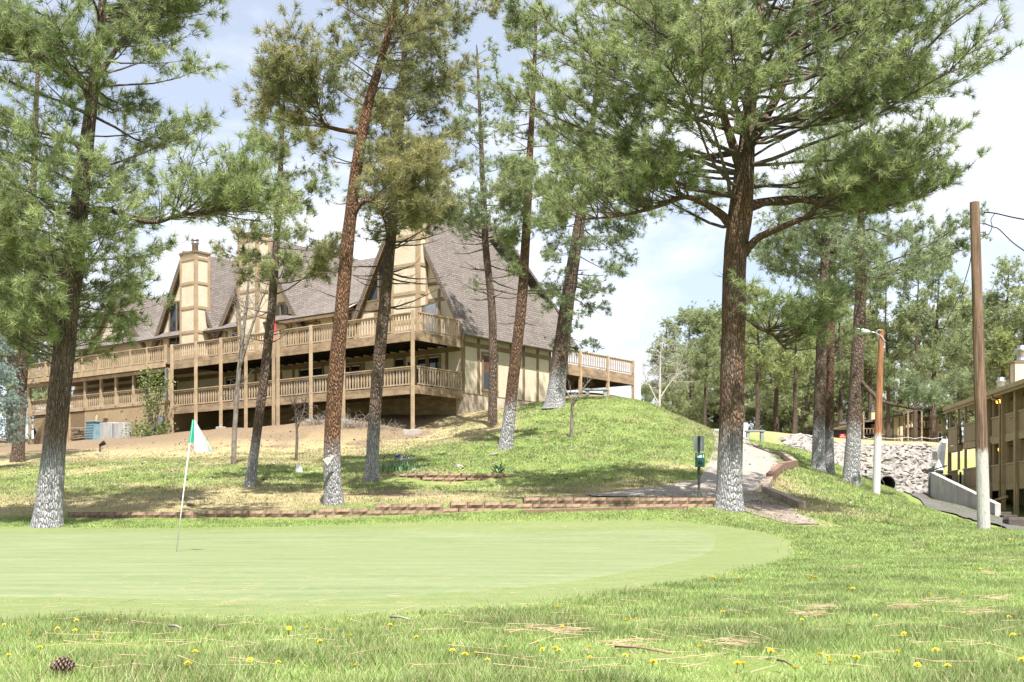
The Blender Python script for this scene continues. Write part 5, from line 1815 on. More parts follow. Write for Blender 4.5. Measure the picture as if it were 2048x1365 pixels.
for i in range(31):
    for j in range(11):
        p = on_bank(i / 30, j / 10)
        vs.append((p.x, p.y + .25, p.z - .22))
for i in range(30):
    for j in range(10):
        a_ = i * 11 + j
        fs.append((a_, a_ + 11, a_ + 12, a_ + 1))
MB().add(vs, fs).build('bank_base', simple('bank_soil', (.22, .18, .145), (.13, .105, .085), 3, .95), bank)
culv = P(1771, 969, 71.8)
nst, small = 0, MB()
cells = []
for i in range(58):
    for j in range(23):
        cells.append(((i + random.uniform(.1, .9)) / 58, (j + random.uniform(.1, .9)) / 23))
random.shuffle(cells)
for u, v_ in cells:
    p = on_bank(u, v_)
    if math.hypot(p.x - culv.x, p.z - culv.z) < .55:
        continue
    s = random.uniform(.42, .85)
    rot = (random.uniform(-.6, .6), random.uniform(-.5, .5), random.uniform(0, 6.28))
    me = STN[random.randrange(7)]
    if nst < 300:
        o = bpy.data.objects.new('stone', me)
        COL.objects.link(o)
        o.parent = bank
        o.location = p + Vector((0, 0, random.uniform(-.06, .06)))
        o.rotation_euler = rot
        o.scale = (s, s, s)
        nst += 1
    else:
        M = Matrix.Translation(p) @ Matrix.Rotation(rot[2], 4, 'Z') @ Matrix.Rotation(rot[0], 4, 'X') @ Matrix.Diagonal((s, s, s, 1))
        small.add([M @ q.co for q in me.vertices], [tuple(f.vertices) for f in me.polygons])
small.build('stone_fill', M_rip, bank)['kind'] = 'stuff'
cu = empty('culvert_pipe', 'round dark corrugated culvert pipe opening in the rock bank', 'pipe', culv)
n_ = 26
vs, fs = [], []
prof = [(.44, .6), (.44, -.35), (.50, -.35), (.50, .6)]
inn = [(.44 + (.012 if k_ % 2 else -.012), -.35 + k_ * .12) for k_ in range(18)]
def ring_shell(pr):
    vs, fs = [], []
    for r_, y_ in pr:
        for k_ in range(n_):
            vs.append((r_ * math.cos(2 * math.pi * k_ / n_), y_, r_ * math.sin(2 * math.pi * k_ / n_)))
    for i in range(len(pr) - 1):
        for k_ in range(n_):
            j = (k_ + 1) % n_
            fs.append((i * n_ + k_, i * n_ + j, (i + 1) * n_ + j, (i + 1) * n_ + k_))
    return vs, fs
MB().add(*ring_shell([(.455, -.36), (.52, -.36), (.52, .5)])).build('rim', simple('grey_culvert_steel', (.27, .25, .23), (.16, .145, .13), 4, .6), cu, smooth=False)
MB().add(*ring_shell(inn)).build('bore', simple('dark_culvert_inside', (.07, .062, .055), (.04, .035, .03), 4, .8), cu)
MB().lathe([(.44, 0), (.44, .01)], 20).build('bore_end', M_under, cu).matrix_local = Matrix.Translation((0, 1.7, 0)) @ Matrix.Rotation(R(90), 4, 'X')

# ------------------------------------------------------------------ distant tan house above the bank
DH = 112.0
hb = base_at(1800, DH)
fh = empty('tan_house', 'distant tan timbered house with balconies above the rock bank', 'building', (0, DH, 0))
s_ = DH / F
hx = lambda px: (px - CX) * s_
hz = lambda py: CH + (HY - py) * s_
M_tan = simple('tan_house_wall', (.58, .48, .30), (.52, .42, .26), 1.0, .9)
MB().prism([(hx(1762), hz(898)), (hx(1829), hz(898)), (hx(1829), hz(826)), (hx(1762), hz(841))], 0, 7).build('wall', M_tan, fh)
MB().prism([(hx(1829), hz(898)), (hx(1880), hz(898)), (hx(1880), hz(822)), (hx(1829), hz(826))], 2.2, 7).build('wall', M_tan, fh)
bx('wall', M_tan, fh, hx(1866), hx(1900), 1.0, 7, hz(898), hz(830))
bx('wall', M_tan, fh, hx(1690), hx(1762), 1.6, 7, hz(898), hz(846))
MB().prism([(hx(1752), hz(843)), (hx(1850), hz(818)), (hx(1850), hz(814.5)), (hx(1752), hz(839.5))], -.6, 8).build('roof', M_shingle, fh)
MB().prism([(hx(1848), hz(818)), (hx(1905), hz(828)), (hx(1905), hz(824.5)), (hx(1848), hz(814.5))], -.2, 8).build('roof', M_shingle, fh)
MB().prism([(hx(1680), hz(849)), (hx(1760), hz(842)), (hx(1760), hz(838)), (hx(1680), hz(845))], .2, 8).build('roof', M_shingle, fh)
for x0, x1, yt in ((1724, 1742, 824), (1762, 1774, 817)):
    c = empty('chimney'); c.parent = fh
    bx('stack', M_tan, c, hx(x0), hx(x1), 3, 3.9, hz(850), hz(yt))
    bx('cap', M_trim, c, hx(x0) - .06, hx(x1) + .06, 2.94, 3.96, hz(yt) + .002, hz(yt) + .1)
    MB().lathe([(.14, 0), (.14, .4), (.18, .41), (.18, .5)], 10, ((hx(x0) + hx(x1)) / 2, 3.45, hz(yt) + .1)).build('flue', M_metal, c)
for px in (1772, 1786, 1799, 1811, 1821):
    bx('trim_board', M_trim, fh, hx(px) - .06, hx(px) + .06, -.03, -.003, hz(897), hz(843 - (px - 1762) * .22))
bx('trim_board', M_trim, fh, hx(1762), hx(1829), -.036, -.004, hz(873.5), hz(871.5))
window(fh, hx(1770), hx(1783), hz(855), hz(846), -.0, bars=2, fr=M_trim)
window(fh, hx(1869), hx(1876), hz(848), hz(837), 1.0, bars=1, fr=M_white)
window(fh, hx(1884), hx(1890), hz(848), hz(837), 1.0, bars=1, fr=M_white)
window(fh, hx(1871), hx(1877), hz(884), hz(864), 1.0, 'door', 1, fr=M_white)
window(fh, hx(1884), hx(1891), hz(884), hz(864), 1.0, bars=1, fr=M_white)
def far_balcony(x0, x1, y, pyf, pyt):
    e = empty('balcony'); e.parent = fh
    bx('floor', M_under, e, hx(x0), hx(x1), y, y + 2.0, hz(pyf + 2.5), hz(pyf))
    bx('rail', M_beam, e, hx(x0), hx(x1), y, y + .06, hz(pyt + 1.2), hz(pyt))
    n = int((hx(x1) - hx(x0)) / .26)
    for i in range(n + 1):
        x = hx(x0) + (hx(x1) - hx(x0)) * i / n
        bx('baluster', M_beam, e, x - .03, x + .03, y, y + .05, hz(pyf), hz(pyt))
    for x in (x0, x1):
        bx('post', M_beam, e, hx(x) - .07, hx(x) + .07, y - .01, y + .12, hz(898), hz(824))
    return e
far_balcony(1812, 1858, -.6, 856, 844)
far_balcony(1726, 1752, -.2, 868, 857)
far_balcony(1800, 1835, -1.2, 894, 882)
bx('recess_shade', M_under, fh, hx(1726), hx(1752), 1.5, 1.58, hz(868), hz(846))  # flat dark panels paint the shade inside the balcony openings
bx('recess_shade', M_under, fh, hx(1726), hx(1752), 1.5, 1.58, hz(897), hz(873))
bx('recess_shade', M_under, fh, hx(1834), hx(1852), 2.1, 2.18, hz(855), hz(835))
# dark low shed / carport left of it
sh = empty('dark_shed', 'dark low shed behind the twin pine trunks', 'shed', (0, 104, 0))
s2 = 104 / F
bx('wall', simple('dark_shed_wall', (.05, .042, .036), (.035, .03, .026), 2, .9), sh, (1664 - CX) * s2, (1696 - CX) * s2, 0, 3, CH + (HY - 896) * s2, CH + (HY - 860) * s2)
MB().prism([((1660 - CX) * s2, CH + (HY - 862) * s2), ((1700 - CX) * s2, CH + (HY - 852) * s2), ((1700 - CX) * s2, CH + (HY - 849) * s2), ((1660 - CX) * s2, CH + (HY - 859) * s2)], -.5, 3.5).build('roof', M_shingle, sh)
# rope fence along the top of the bank
fe = empty('post_and_cable_fence', 'white post and cable fence along the top of the rock bank', 'fence')
fp = [(1728, 90), (1752, 90), (1816, 90), (1843, 90), (1884, 90)]
tops = []
for px, D in fp:
    g = base_at(px, D)
    tz = CH + (HY - 874) * D / F
    MB().lathe([(.05, -.2), (.05, tz - g.z), (.03, tz - g.z + .03)], 8, tuple(g)).build('post', M_metal, fe)
    tops.append(Vector((g.x, g.y - .06, tz - .05)))
for a_, b_ in zip(tops[:-1], tops[1:]):
    m_ = (a_ + b_) / 2 - Vector((0, 0, .10))
    MB().tube([a_, m_, b_], .018, 5).build('cable', M_curt, fe)
# red boulders
for i, (px, py, r_, lab) in enumerate(((1826, 890, .55, 'low red boulder in front of the distant house balcony'), (1848, 889, .75, 'larger red boulder in front of the distant house'), (1858, 890, .5, 'small red boulder at the end of the boulder row'))):
    q = base_at(px, 100)
    o = bpy.data.objects.new('boulder', STN[i].copy())
    o.data.materials.clear()
    o.data.materials.append(bpy.data.materials.get('red_sandstone') or simple('red_sandstone', (.40, .22, .15), (.30, .16, .11), 2, .9))
    COL.objects.link(o)
    o.location = q + Vector((0, 0, .12))
    o.scale = (1.9 * r_, 1.6 * r_, 1.8 * r_)
    tag(o, lab, 'boulder', 'red boulders above the bank')

# ------------------------------------------------------------------ bare saplings, brush, shrubs
M_bare = simple('grey_sapling_bark', (.23, .20, .175), (.12, .10, .088), 5, .9)
M_barew = simple('pale_birch_bark', (.52, .49, .46), (.36, .33, .31), 5, .9)
def bare_tree(label, stems, mat, seed, fork=26, ln=(.4, 1.6), gens=2, name='bare_sapling', up=.35, group=None):
    """stems: lists of (px, py, D, width px); twigs fork along their upper part"""
    rng = np.random.default_rng(seed)
    b0_ = P(*stems[0][0][:3])
    b = G(b0_.x, b0_.y)
    root = empty(name, label, 'tree', b, 0, group)
    A, B, ra, rb = [], [], [], []
    src = []
    for st in stems:
        pts = [np.array(P(x, y, D) - b) for x, y, D, w_ in st]
        if st is stems[0]:
            pts[0][2] = -.1
        rr = [w_ * D / F / 2 for x, y, D, w_ in st]
        LPp, LRr = smooth_path(pts, rr, 6)
        MB().tube([tuple(q) for q in LPp], list(LRr), 8, jit=.08).build('trunk' if st is stems[0] else 'limb', mat, root, smooth=True)
        src += [(LPp[i], nrm(LPp[min(i + 1, len(LPp) - 1)] - LPp[max(i - 1, 0)]), LRr[i]) for i in range(int(len(LPp) * .35), len(LPp))]
    cur = [src[i] for i in rng.integers(0, len(src), fork)]
    L_ = ln[1]
    for g in range(gens):
        nxt = []
        for p, d, r_ in cur:
            dd = nrm(d * .6 + rng.normal(0, .6, 3) + np.array([0, 0, up]))
            l_ = rng.uniform(ln[0], L_)
            q = p.copy()
            r0 = max(.005, min(r_ * .55, .02))
            for k_ in range(4):
                e = q + dd * l_ / 4
                A.append(q); B.append(e); ra.append(r0 * (1 - k_ * .2)); rb.append(r0 * (1 - k_ * .2 - .2))
                if rng.random() < .75:
                    nxt.append((e, dd, r0))
                q = e
                dd = nrm(dd + rng.normal(0, .28, 3))
        cur = nxt
        L_ *= .55
        if len(cur) > 420:
            cur = cur[:420]
    V, Fq = segs_mesh(A, B, np.array(ra), np.array(rb), 3)
    mesh_np('branch_framework', V, Fq, mat, root)['kind'] = 'stuff'
    return root
bare_tree('tall bare grey sapling left of the slender pine', [[(467, 932, 46, 11), (470, 850, 46, 10), (478, 740, 46, 9), (492, 620, 46, 6), (500, 520, 46, 3)], [(480, 735, 46, 7), (505, 650, 46, 5), (535, 570, 46, 2)], [(484, 690, 46, 5), (478, 620, 46, 4), (470, 560, 46, 2)]], M_bare, 61, 40, (.3, 1.3), 3)
bare_tree('short dark bare sapling in front of the deck posts', [[(592, 922, 48, 7), (594, 870, 48, 5), (590, 820, 48, 3), (588, 795, 48, 2)], [(593, 860, 48, 4), (605, 830, 48, 3), (612, 800, 48, 2)]], M_twig, 62, 20, (.2, .8), 3)
bare_tree('small bare sapling on the slope of the mound', [[(1142, 876, 50, 8), (1144, 830, 50, 6), (1143, 790, 50, 4)], [(1144, 810, 50, 4), (1165, 780, 50, 3), (1180, 760, 50, 2)], [(1143, 800, 50, 4), (1128, 775, 50, 3), (1120, 765, 50, 2)]], M_bare, 63, 18, (.3, 1.0), 2)
bare_tree('pale leafless tree behind the shoulder of the mound', [[(1318, 840, 88, 6), (1320, 770, 88, 4), (1322, 700, 88, 2), (1335, 690, 88, 1)], [(1318, 800, 88, 3), (1345, 760, 88, 2), (1370, 740, 88, 1)], [(1318, 810, 88, 3), (1298, 770, 88, 2), (1288, 750, 88, 1)]], M_barew, 64, 60, (.6, 2.4), 3, up=.1)
def brush(label, px, py, seed, n=70, h=1.1, sp=1.0, mat=None):
    rng = np.random.default_rng(seed)
    b = on_ground(px, py, 40)
    A, B, ra, rb = [], [], [], []
    for i in range(n):
        p = np.array([rng.normal(0, .35 * sp), rng.normal(0, .25), -.05])
        d = nrm(np.array([rng.normal(0, .6), rng.normal(0, .6), 1.2]))
        l_ = h * rng.uniform(.4, 1)
        for k_ in range(5):
            q = p + d * l_ / 5
            A.append(p); B.append(q); ra.append(.012 - k_ * .0016); rb.append(.0104 - k_ * .0016)
            p = q
            d = nrm(d + rng.normal(0, .38, 3) - np.array([0, 0, .22]))
    V, Fq = segs_mesh(A, B, np.array(ra), np.array(rb), 3)
    o = empty('dry_brush', label, 'brush', b, 0, 'dry brush under the lodge deck')
    mesh_np('stem', V, Fq, mat or M_deadtwig, o)['kind'] = 'stuff'
    return o
brush('tangle of dry brush left of the red-barked pine under the deck', 636, 850, 71, 80, 1.2, 1.2)
brush('dry brush between the red-barked and dark pines under the deck', 706, 856, 72, 110, 1.3, 1.4)
brush('low dry brush right of the dark pine near the deck corner post', 772, 862, 73, 80, .8, 1.6)
brush('grey twiggy brush beside the left end of the lodge terrace', 165, 862, 74, 90, 2.4, 1.8)

M_leaf = needle_mat('broad_leaves', .35)
def leaves(C, rng, size, c1, c2, upb=.2):
    n = len(C)
    d = nrm(rng.normal(size=(n, 3)) + np.array([0, -.2, upb]))
    a = nrm(np.cross(d, rng.normal(size=(n, 3))))
    s = size * rng.uniform(.6, 1.2, (n, 1))
    V = np.stack([C - d * s * .5, C + a * s * .3, C + d * s * .5, C - a * s * .3], 1).reshape(-1, 3)
    Fq = np.arange(4 * n).reshape(-1, 4)
    f = rng.uniform(0, 1, (n, 1))
    col = np.repeat(np.array(c1) * (1 - f) + np.array(c2) * f, 4, 0)
    return V, Fq, col
def shrub(label, px, py, D, parts, seed, n, size, c1, c2, name='leafy_shrub'):
    rng = np.random.default_rng(seed)
    b = base_at(px, D)
    root = empty(name, label, 'shrub', b)
    Cs, A, B = [], [], []
    for (x, y, rx, ry, wgt) in parts:
        c = np.array(P(x, y, D) - b)
        s = D / F
        m = int(n * wgt)
        Cs.append(c + rng.normal(0, .5, (m, 3)) * np.array([rx * s, rx * s, ry * s]))
        for _ in range(6):
            A.append(np.array([rng.normal(0, .1), rng.normal(0, .1), -.05])); B.append(c + rng.normal(0, .3, 3) * np.array([rx * s, rx * s, ry * s]))
    V, Fq = segs_mesh(A, B, np.full(len(A), .02), np.full(len(A), .006), 4)
    mesh_np('stem', V, Fq, M_bare, root)['kind'] = 'stuff'
    V, Fq, col = leaves(np.concatenate(Cs), rng, size, c1, c2)
    mesh_np('foliage', V, Fq, M_leaf, root, col=col)['kind'] = 'stuff'
    return root
shrub('tall light green shrub climbing at the corner of the tan terrace wall', 305, 870, 70.5, [(305, 800, 22, 50, .45), (292, 760, 16, 25, .12), (325, 770, 18, 30, .12), (290, 862, 36, 20, .35), (330, 858, 22, 16, .12)], 81, 1600, .16, (.09, .14, .04), (.20, .25, .08))
# blue spruce at the left edge
pine('pale blue spruce cut off by the left edge of the picture',
     [(-16, 905, 46, 14), (-16, 800, 46, 9), (-15, 700, 46, 5), (-14, 640, 46, 2)],
     [(890, -90, 46, 1.2), (820, -75, 38, 1.3), (750, -60, 22, 1.3), (690, -45, 5, 1.2), (645, -25, -8, .8)],
     B_plain, (.20, .27, .25), seed=83, tufts=3200, sp=.10, nb=9, K=16, ln=.085, wd=.014, el=(-22, -2), tip_up=.25, gap=.10, name='spruce_tree', tint2=(.30, .38, .36))

# flower bed plants
def blades_plant(name, label, px, py, n, h, seed, c1, c2, flowers=0, wd=.03, spread=.5):
    rng = np.random.default_rng(seed)
    b = on_ground(px, py, 34)
    root = empty(name, label, 'plant', b)
    mb = MB()
    for i in range(n):
        az = rng.uniform(0, 6.28)
        lean_ = rng.uniform(.05, spread)
        l_ = h * rng.uniform(.6, 1.1)
        p = Vector((rng.normal(0, .16 * (flowers > 0) * 2 + .04), rng.normal(0, .10), 0))
        d = Vector((math.cos(az) * lean_, math.sin(az) * lean_, 1)).normalized()
        s = Vector((-d.z if abs(d.x) < .5 else -d.y, d.x * .2, 0)).normalized() if False else Vector((rng.normal(0, 1), rng.normal(0, .4), 0)).normalized()
        m_ = p + d * l_ * .55
        t_ = p + d * l_ + Vector((math.cos(az), math.sin(az), -.6)) * l_ * .12
        o = MB().add([p - s * wd * .35, p + s * wd * .35, m_ + s * wd * .5, m_ - s * wd * .5, t_], [(0, 1, 2, 3), (3, 2, 4)]).build('leaf', M_lf[0 if rng.random() < .5 else 1], root)
    for i in range(flowers):
        x, y = rng.normal(0, .34), rng.normal(0, .12)
        hh = h * rng.uniform(.95, 1.3)
        f = empty('flower'); f.parent = root; f.location = (x, y, 0)
        MB().tube([(0, 0, 0), (.01, 0, hh)], .006, 5).build('stem', M_lf[0], f)
        fm = MB()
        for k_ in range(6):
            a_ = k_ * math.pi / 3
            up_s = .06 if k_ % 2 else -.05
            c_ = Vector((math.cos(a_), math.sin(a_), 0))
            q = Vector((-c_.y, c_.x, 0)) * .028
            z0_ = Vector((.01, 0, hh))
            fm.add([z0_, z0_ + c_ * .045 + q + Vector((0, 0, up_s * .6)), z0_ + c_ * .07 + Vector((0, 0, up_s * 1.2)), z0_ + c_ * .045 - q + Vector((0, 0, up_s * .6))], [(0, 1, 2, 3)])
        fm.build('petal', M_iris, f)['kind'] = 'stuff'
    return root
M_lf = [simple('blue_green_blade', (.10, .19, .10), (.07, .14, .07), 8, .6), simple('light_green_blade', (.16, .26, .12), (.11, .19, .08), 8, .6)]
M_iris = simple('violet_iris_petal', (.07, .045, .30), (.045, .03, .2), 12, .7)
blades_plant('iris_clump', 'clump of purple irises above the curved block wall', 802, 945, 90, .42, 91, None, None, 11, .035, .45)
blades_plant('yucca_plant', 'spiky blue-green plant above the right part of the curved block wall', 998, 947, 34, .36, 92, None, None, 0, .06, 1.3)
# rocks, stump, garden lamp, bin, blocks, wood pile
M_rock = simple('grey_field_rock', (.36, .34, .32), (.22, .205, .19), 3, .9, .4)
for i, (px, py, s, lab) in enumerate(((915, 936, .34, 'grey rock in the middle of the iris bed'), (829, 944, .30, 'rock at the foot of the iris clump'), (985, 913, .42, 'flat rock left of the pale-footed leaning pine'),
                                      (1366, 983, .34, 'dark rock at the gravel edge left of the dispenser'), (1383, 981, .20, 'small brown rock next to the dark rock by the gravel'), (372, 1002, .40, 'flat pale stone in the grass behind the flagstick'), (377, 1015, .34, 'second flat pale stone below the first behind the flagstick'))):
    q = on_ground(px, py, 24)
    o = bpy.data.objects.new('rock', STN[i % 7].copy())
    o.data.materials.clear()
    o.data.materials.append(M_rock)
    COL.objects.link(o)
    o.location = q + Vector((0, .1, .03))
    o.rotation_euler = (.2, .1, i * 1.3)
    o.scale = (s * 1.3, s, s)
    tag(o, lab, 'rock')
q = on_ground(598, 945, 30)
sk = empty('tree_stump', 'small white split stump between the slender and red-barked pines', 'stump', q)
MB().tube([(0, 0, -.05), (0, 0, .12), (.01, 0, .22)], [.13, .11, .10], 9, jit=.12).build('wood', M_white, sk)
MB().prism([(-.10, .2), (-.02, .2), (-.04, .33)], -.05, .05).build('splinter', M_white, sk)
q = on_ground(200, 905, 40)
gl = empty('garden_spotlight', 'small black garden spotlight on the slope right of the massive pine', 'lamp', q)
MB().tube([(0, 0, -.05), (0, 0, .32)], .03, 8).build('stake', M_black, gl)
MB().tube([(-.02, 0, .30), (.22, -.05, .42)], [.06, .11], 10).build('lamp_head', M_black, gl)
def at_lodge(px, py, yl):
    k_ = (px - CX) / F
    c_, s__ = math.cos(LR), math.sin(LR)
    xl = (k_ * (LY + yl * c_) - LX + yl * s__) / (c_ - k_ * s__)
    return xl
x_ = at_lodge(187, 880, -1.0)
q = lw(x_, -1.0); q.z = float(gz(q.x, q.y))
bn = empty('storage_bin', 'blue-grey plastic bin below the tan terrace wall', 'bin', q, LR)
M_bin = simple('blue_grey_plastic', (.17, .27, .31), (.12, .20, .235), 4, .55)
MB().add([(-.42, -.3, -.1), (.42, -.3, -.1), (.42, .3, -.1), (-.42, .3, -.1), (-.36, -.26, 1.0), (.36, -.26, 1.0), (.36, .26, 1.0), (-.36, .26, 1.0)], [(0, 3, 2, 1), (4, 5, 6, 7), (0, 1, 5, 4), (1, 2, 6, 5), (2, 3, 7, 6), (3, 0, 4, 7)]).build('body', M_bin, bn)
bx('lid', M_bin, bn, -.42, .42, -.32, .32, 1.003, 1.09, .02)
for i in range(6):
    bx('rib', M_bin, bn, -.40, .40, -.325 + i * .008, -.29 + i * .008, .06 + i * .15, .13 + i * .15)
for lab, px0, px1, z1 in (('stained grey concrete block below the tan terrace wall', 198, 232, .92), ('paler concrete block next to the stained one below the terrace', 232.6, 256, .86)):
    xa, xb = at_lodge(px0, 0, -.55), at_lodge(px1, 0, -.55)
    q = lw((xa + xb) / 2, -.55); q.z = float(gz(q.x, q.y))
    o = empty('concrete_block', lab, 'block', q, LR)
    hw_ = abs(xb - xa) / 2
    bx('body', simple('sooty_concrete', (.40, .39, .38), (.17, .165, .16), 1.3, .92, .3, stretch=(1, 1, .3)), o, -hw_, hw_, -.3, .3, -.3, z1, .03)
x_ = at_lodge(155, 0, -.5)
q = lw(x_, -.5); q.z = float(gz(q.x, q.y))
wp_ = empty('wood_pile', 'dark untidy pile of boards left of the blue-grey bin', 'wood pile', q, LR)
for i in range(11):
    MB().bar((random.uniform(-1.0, -.6), random.uniform(-.3, .3), .05 + i * .075), (random.uniform(.5, .9), random.uniform(-.3, .3), .05 + i * .075 + random.uniform(-.05, .08)), .16, .05).build('board', M_timber if i % 3 else M_beam, wp_)

# ------------------------------------------------------------------ grass
def inside(x, y, poly):
    c = np.zeros(x.shape, bool)
    n = len(poly)
    j = n - 1
    for i in range(n):
        xi, yi = poly[i]
        xj, yj = poly[j]
        cnd = ((yi > y) != (yj > y)) & (x < (xj - xi) * (y - yi) / (yj - yi + 1e-12) + xi)
        c ^= cnd
        j = i
    return c
M_grass = needle_mat('grass_blades', .38)
def grass_patch(name, label, x0, x1, y0, y1, dens, h, wd, seed, lean=.5, keep=None, lushpow=1.0, clump=0.0, bright=1.0):
    rng = np.random.default_rng(seed)
    n = int((x1 - x0) * (y1 - y0) * dens)
    x = rng.uniform(x0, x1, n)
    y = rng.uniform(y0, y1, n)
    vis = (np.abs(x) < y * .43 + .6)
    x, y = x[vis], y[vis]
    if keep is not None:
        m = keep(x, y)
        x, y = x[m], y[m]
    xi = np.clip(np.searchsorted(GX, x) - 1, 0, len(GX) - 1)
    yi = np.clip(np.searchsorted(GY, y) - 1, 0, len(GY) - 1)
    l_, d_ = lu[yi, xi], di[yi, xi]
    nz = vnoise(x, y, 1.4, 4.4) if n < 900000 else np.zeros(len(x))
    nz2 = vnoise(x, y, 5.0, 9.4)
    pk = np.clip(.25 + l_ * .9 - d_ * .8 + nz * clump + nz2 * clump * .6, .03, 1)
    m = rng.uniform(size=len(x)) < pk
    x, y, l_, d_, nz, nz2 = x[m], y[m], l_[m], d_[m], nz[m], nz2[m]
    n = len(x)
    z = gz(x, y)
    hh = h * rng.uniform(.45, 1.15, n) * (1 + .8 * clump * nz + .5 * clump * nz2)
    az = rng.uniform(0, 2 * math.pi, n)
    ln_ = rng.uniform(.1, 1, n) * lean * hh * 1.4
    base = np.c_[x, y, z - .004]
    tip = base + np.c_[np.cos(az) * ln_, np.sin(az) * ln_, hh]
    sa = rng.uniform(0, math.pi, n)
    sd_ = np.c_[np.cos(sa), np.sin(sa) * .5, np.zeros(n)] * (wd * rng.uniform(.6, 1.3, n))[:, None] * .5
    V = np.stack([base - sd_, base + sd_, tip], 1).reshape(-1, 3)
    f = rng.uniform(0, 1, (n, 1))
    g_ = np.array((.15, .23, .055)) * (1 - f) + np.array((.29, .37, .13)) * f
    g_ = g_ * np.array([1.0, 1.0, 1.0]) * (1 - .42 * np.clip(nz2 + nz, -.8, 1))[:, None]
    s_c = np.array((.30, .255, .135)) * (1 - f) + np.array((.46, .40, .25)) * f
    ds = rng.uniform(size=n) < np.clip(.06 + .75 * (1 - l_), 0, .9)
    col = np.where(ds[:, None], s_c, g_) * bright
    o = mesh_np(name, V, np.arange(3 * n).reshape(-1, 3), M_grass, col=np.repeat(col, 3, 0))
    o['kind'] = 'stuff'
    o['label'] = label
    GR.append(n)
    return o
GR = []
cl = [tuple(p) for p in collar_line[::3]]
gl_ = [tuple(p) for p in green_line[::3]]
_jr = np.random.default_rng(3)
out_c = lambda x, y: ~inside(x + _jr.normal(0, .10, len(x)), y + _jr.normal(0, .16, len(y)), cl)
road_l = gp((1700, 75), (1790, 66), (1840, 55), (1900, 45), (1970, 37), (2060, 30), (2300, 23))
path_c = gp((1340, 92), (1440, 74), (1470, 60), (1510, 50), (1475, 42), (1440, 37), (1300, 35), (1180, 33.6))
def off_path(x, y):
    return (poly_dist(x, y, path_c) > .9) & (poly_dist(x, y, gp((1480, 34), (1540, 31.8), (1640, 29.6))) > .55)
grass_patch('grass', 'long grass blades in the nearest strip of lawn', -2.6, 2.6, 3.3, 6.2, 11000, .042, .0050, 201, .8, out_c, clump=.9)
grass_patch('grass', 'lawn grass between the nearest strip and the collar', -4.2, 4.6, 6.2, 11, 6500, .035, .0062, 202, .8, out_c, clump=.85)
grass_patch('grass', 'lawn grass right of the putting green', .5, 12, 11, 20, 1900, .037, .011, 203, .8, out_c, clump=.7)
grass_patch('grass', 'lawn grass beyond the putting green towards the block wall', -16, 14.5, 20, 33, 900, .055, .018, 204, .8, lambda x, y: out_c(x, y) & off_path(x, y) & (poly_dist(x, y, W1) > .42), clump=.4)
grass_patch('grass', 'patchy grass on the hillside below the lodge', -20, 9, 33, 62, 460, .075, .03, 205, .9, lambda x, y: off_path(x, y) & (poly_dist(x, y, W2) > .15) & ~((poly_dist(x, y, W2) < .8) & (y < 39.3)) & (y < 60 - .6 * np.clip(-x - 4, -20, 2)), clump=.5)
grass_patch('grass', 'bright grass on the bank right of the gravel path', 7, 22, 30, 74, 330, .09, .034, 206, .8, lambda x, y: off_path(x, y) & (poly_dist(x, y, road_l) > .6), clump=.35)
grass_patch('grass', 'clipped fringe of the collar turf', -4, 6.5, 6, 14, 2600, .014, .006, 207, .8, lambda x, y: inside(x, y, cl) & ~inside(x, y, gl_), clump=.2, bright=1.25)
print('grass', GR)

# dandelions
def dandelion_mesh():
    mb = MB()
    for ringn, rad_, zz, nn_ in ((0, .021, .004, 14), (1, .015, .010, 11), (2, .008, .014, 8)):
        for k_ in range(nn_):
            a_ = 2 * math.pi * k_ / nn_ + ringn * .3
            c_, s__ = math.cos(a_), math.sin(a_)
            q = Vector((-s__, c_, 0)) * .0032
            b_ = Vector((c_, s__, 0))
            mb.add([Vector((0, 0, zz - .006)) - q, Vector((0, 0, zz - .006)) + q, b_ * rad_ + q + Vector((0, 0, zz)), b_ * rad_ - q + Vector((0, 0, zz))], [(0, 1, 2, 3)])
    return mb
M_dand = simple('dandelion_yellow', (.85, .66, .02), (.80, .58, .015), 40, .7)
d0 = empty('dandelion')
dandelion_mesh().build('flower_head', M_dand, d0)['kind'] = 'stuff'
MB().tube([(0, 0, -.05), (.002, 0, .0)], .0022, 5).build('stem', M_lf[1], d0)
spots = [(8, 1265), (18, 1330), (60, 1285), (80, 1312), (115, 1272), (150, 1276), (153, 1256), (180, 1259), (192, 1286), (215, 1256), (232, 1253), (320, 1262), (448, 1216), (390, 1322), (376, 1349), (500, 1340),
         (557, 1345), (578, 1271), (615, 1272), (668, 1275), (695, 1253), (700, 1288), (710, 1352), (780, 1264), (815, 1237), (833, 1290), (960, 1228), (905, 1320), (930, 1328), (952, 1325), (975, 1340), (1010, 1313),
         (1115, 1227), (1142, 1253), (1125, 1270), (1075, 1302), (1110, 1315), (1118, 1320), (1180, 1312), (1180, 1335), (1085, 1317), (1270, 1253), (1254, 1255), (1313, 1270), (1307, 1343), (1400, 1311), (1426, 1166), (1430, 1166),
         (1446, 1237), (1466, 1153), (1476, 1168), (1475, 1348), (1487, 1348), (1495, 1239), (1541, 1319), (1542, 1323), (1556, 1057), (1580, 1101), (1604, 1254), (1606, 1114), (1620, 1060), (1623, 1164), (1632, 1164), (1640, 1328), (1655, 1332), (1660, 1342),
         (1698, 1188), (1706, 1189), (1713, 1335), (1697, 1265), (1750, 1245), (1808, 1284), (1794, 1322), (1835, 1350), (1860, 1200), (1871, 1318), (1895, 1352), (1906, 1317), (1925, 1199), (2018, 1248), (2040, 1284), (2026, 1287), (2043, 1342), (2026, 1084), (2020, 1083), (1877, 1089), (1734, 1061), (1960, 1146), (1131, 1058), (1848, 1092), (1590, 1358), (1250, 1330), (640, 1300)]
first = True
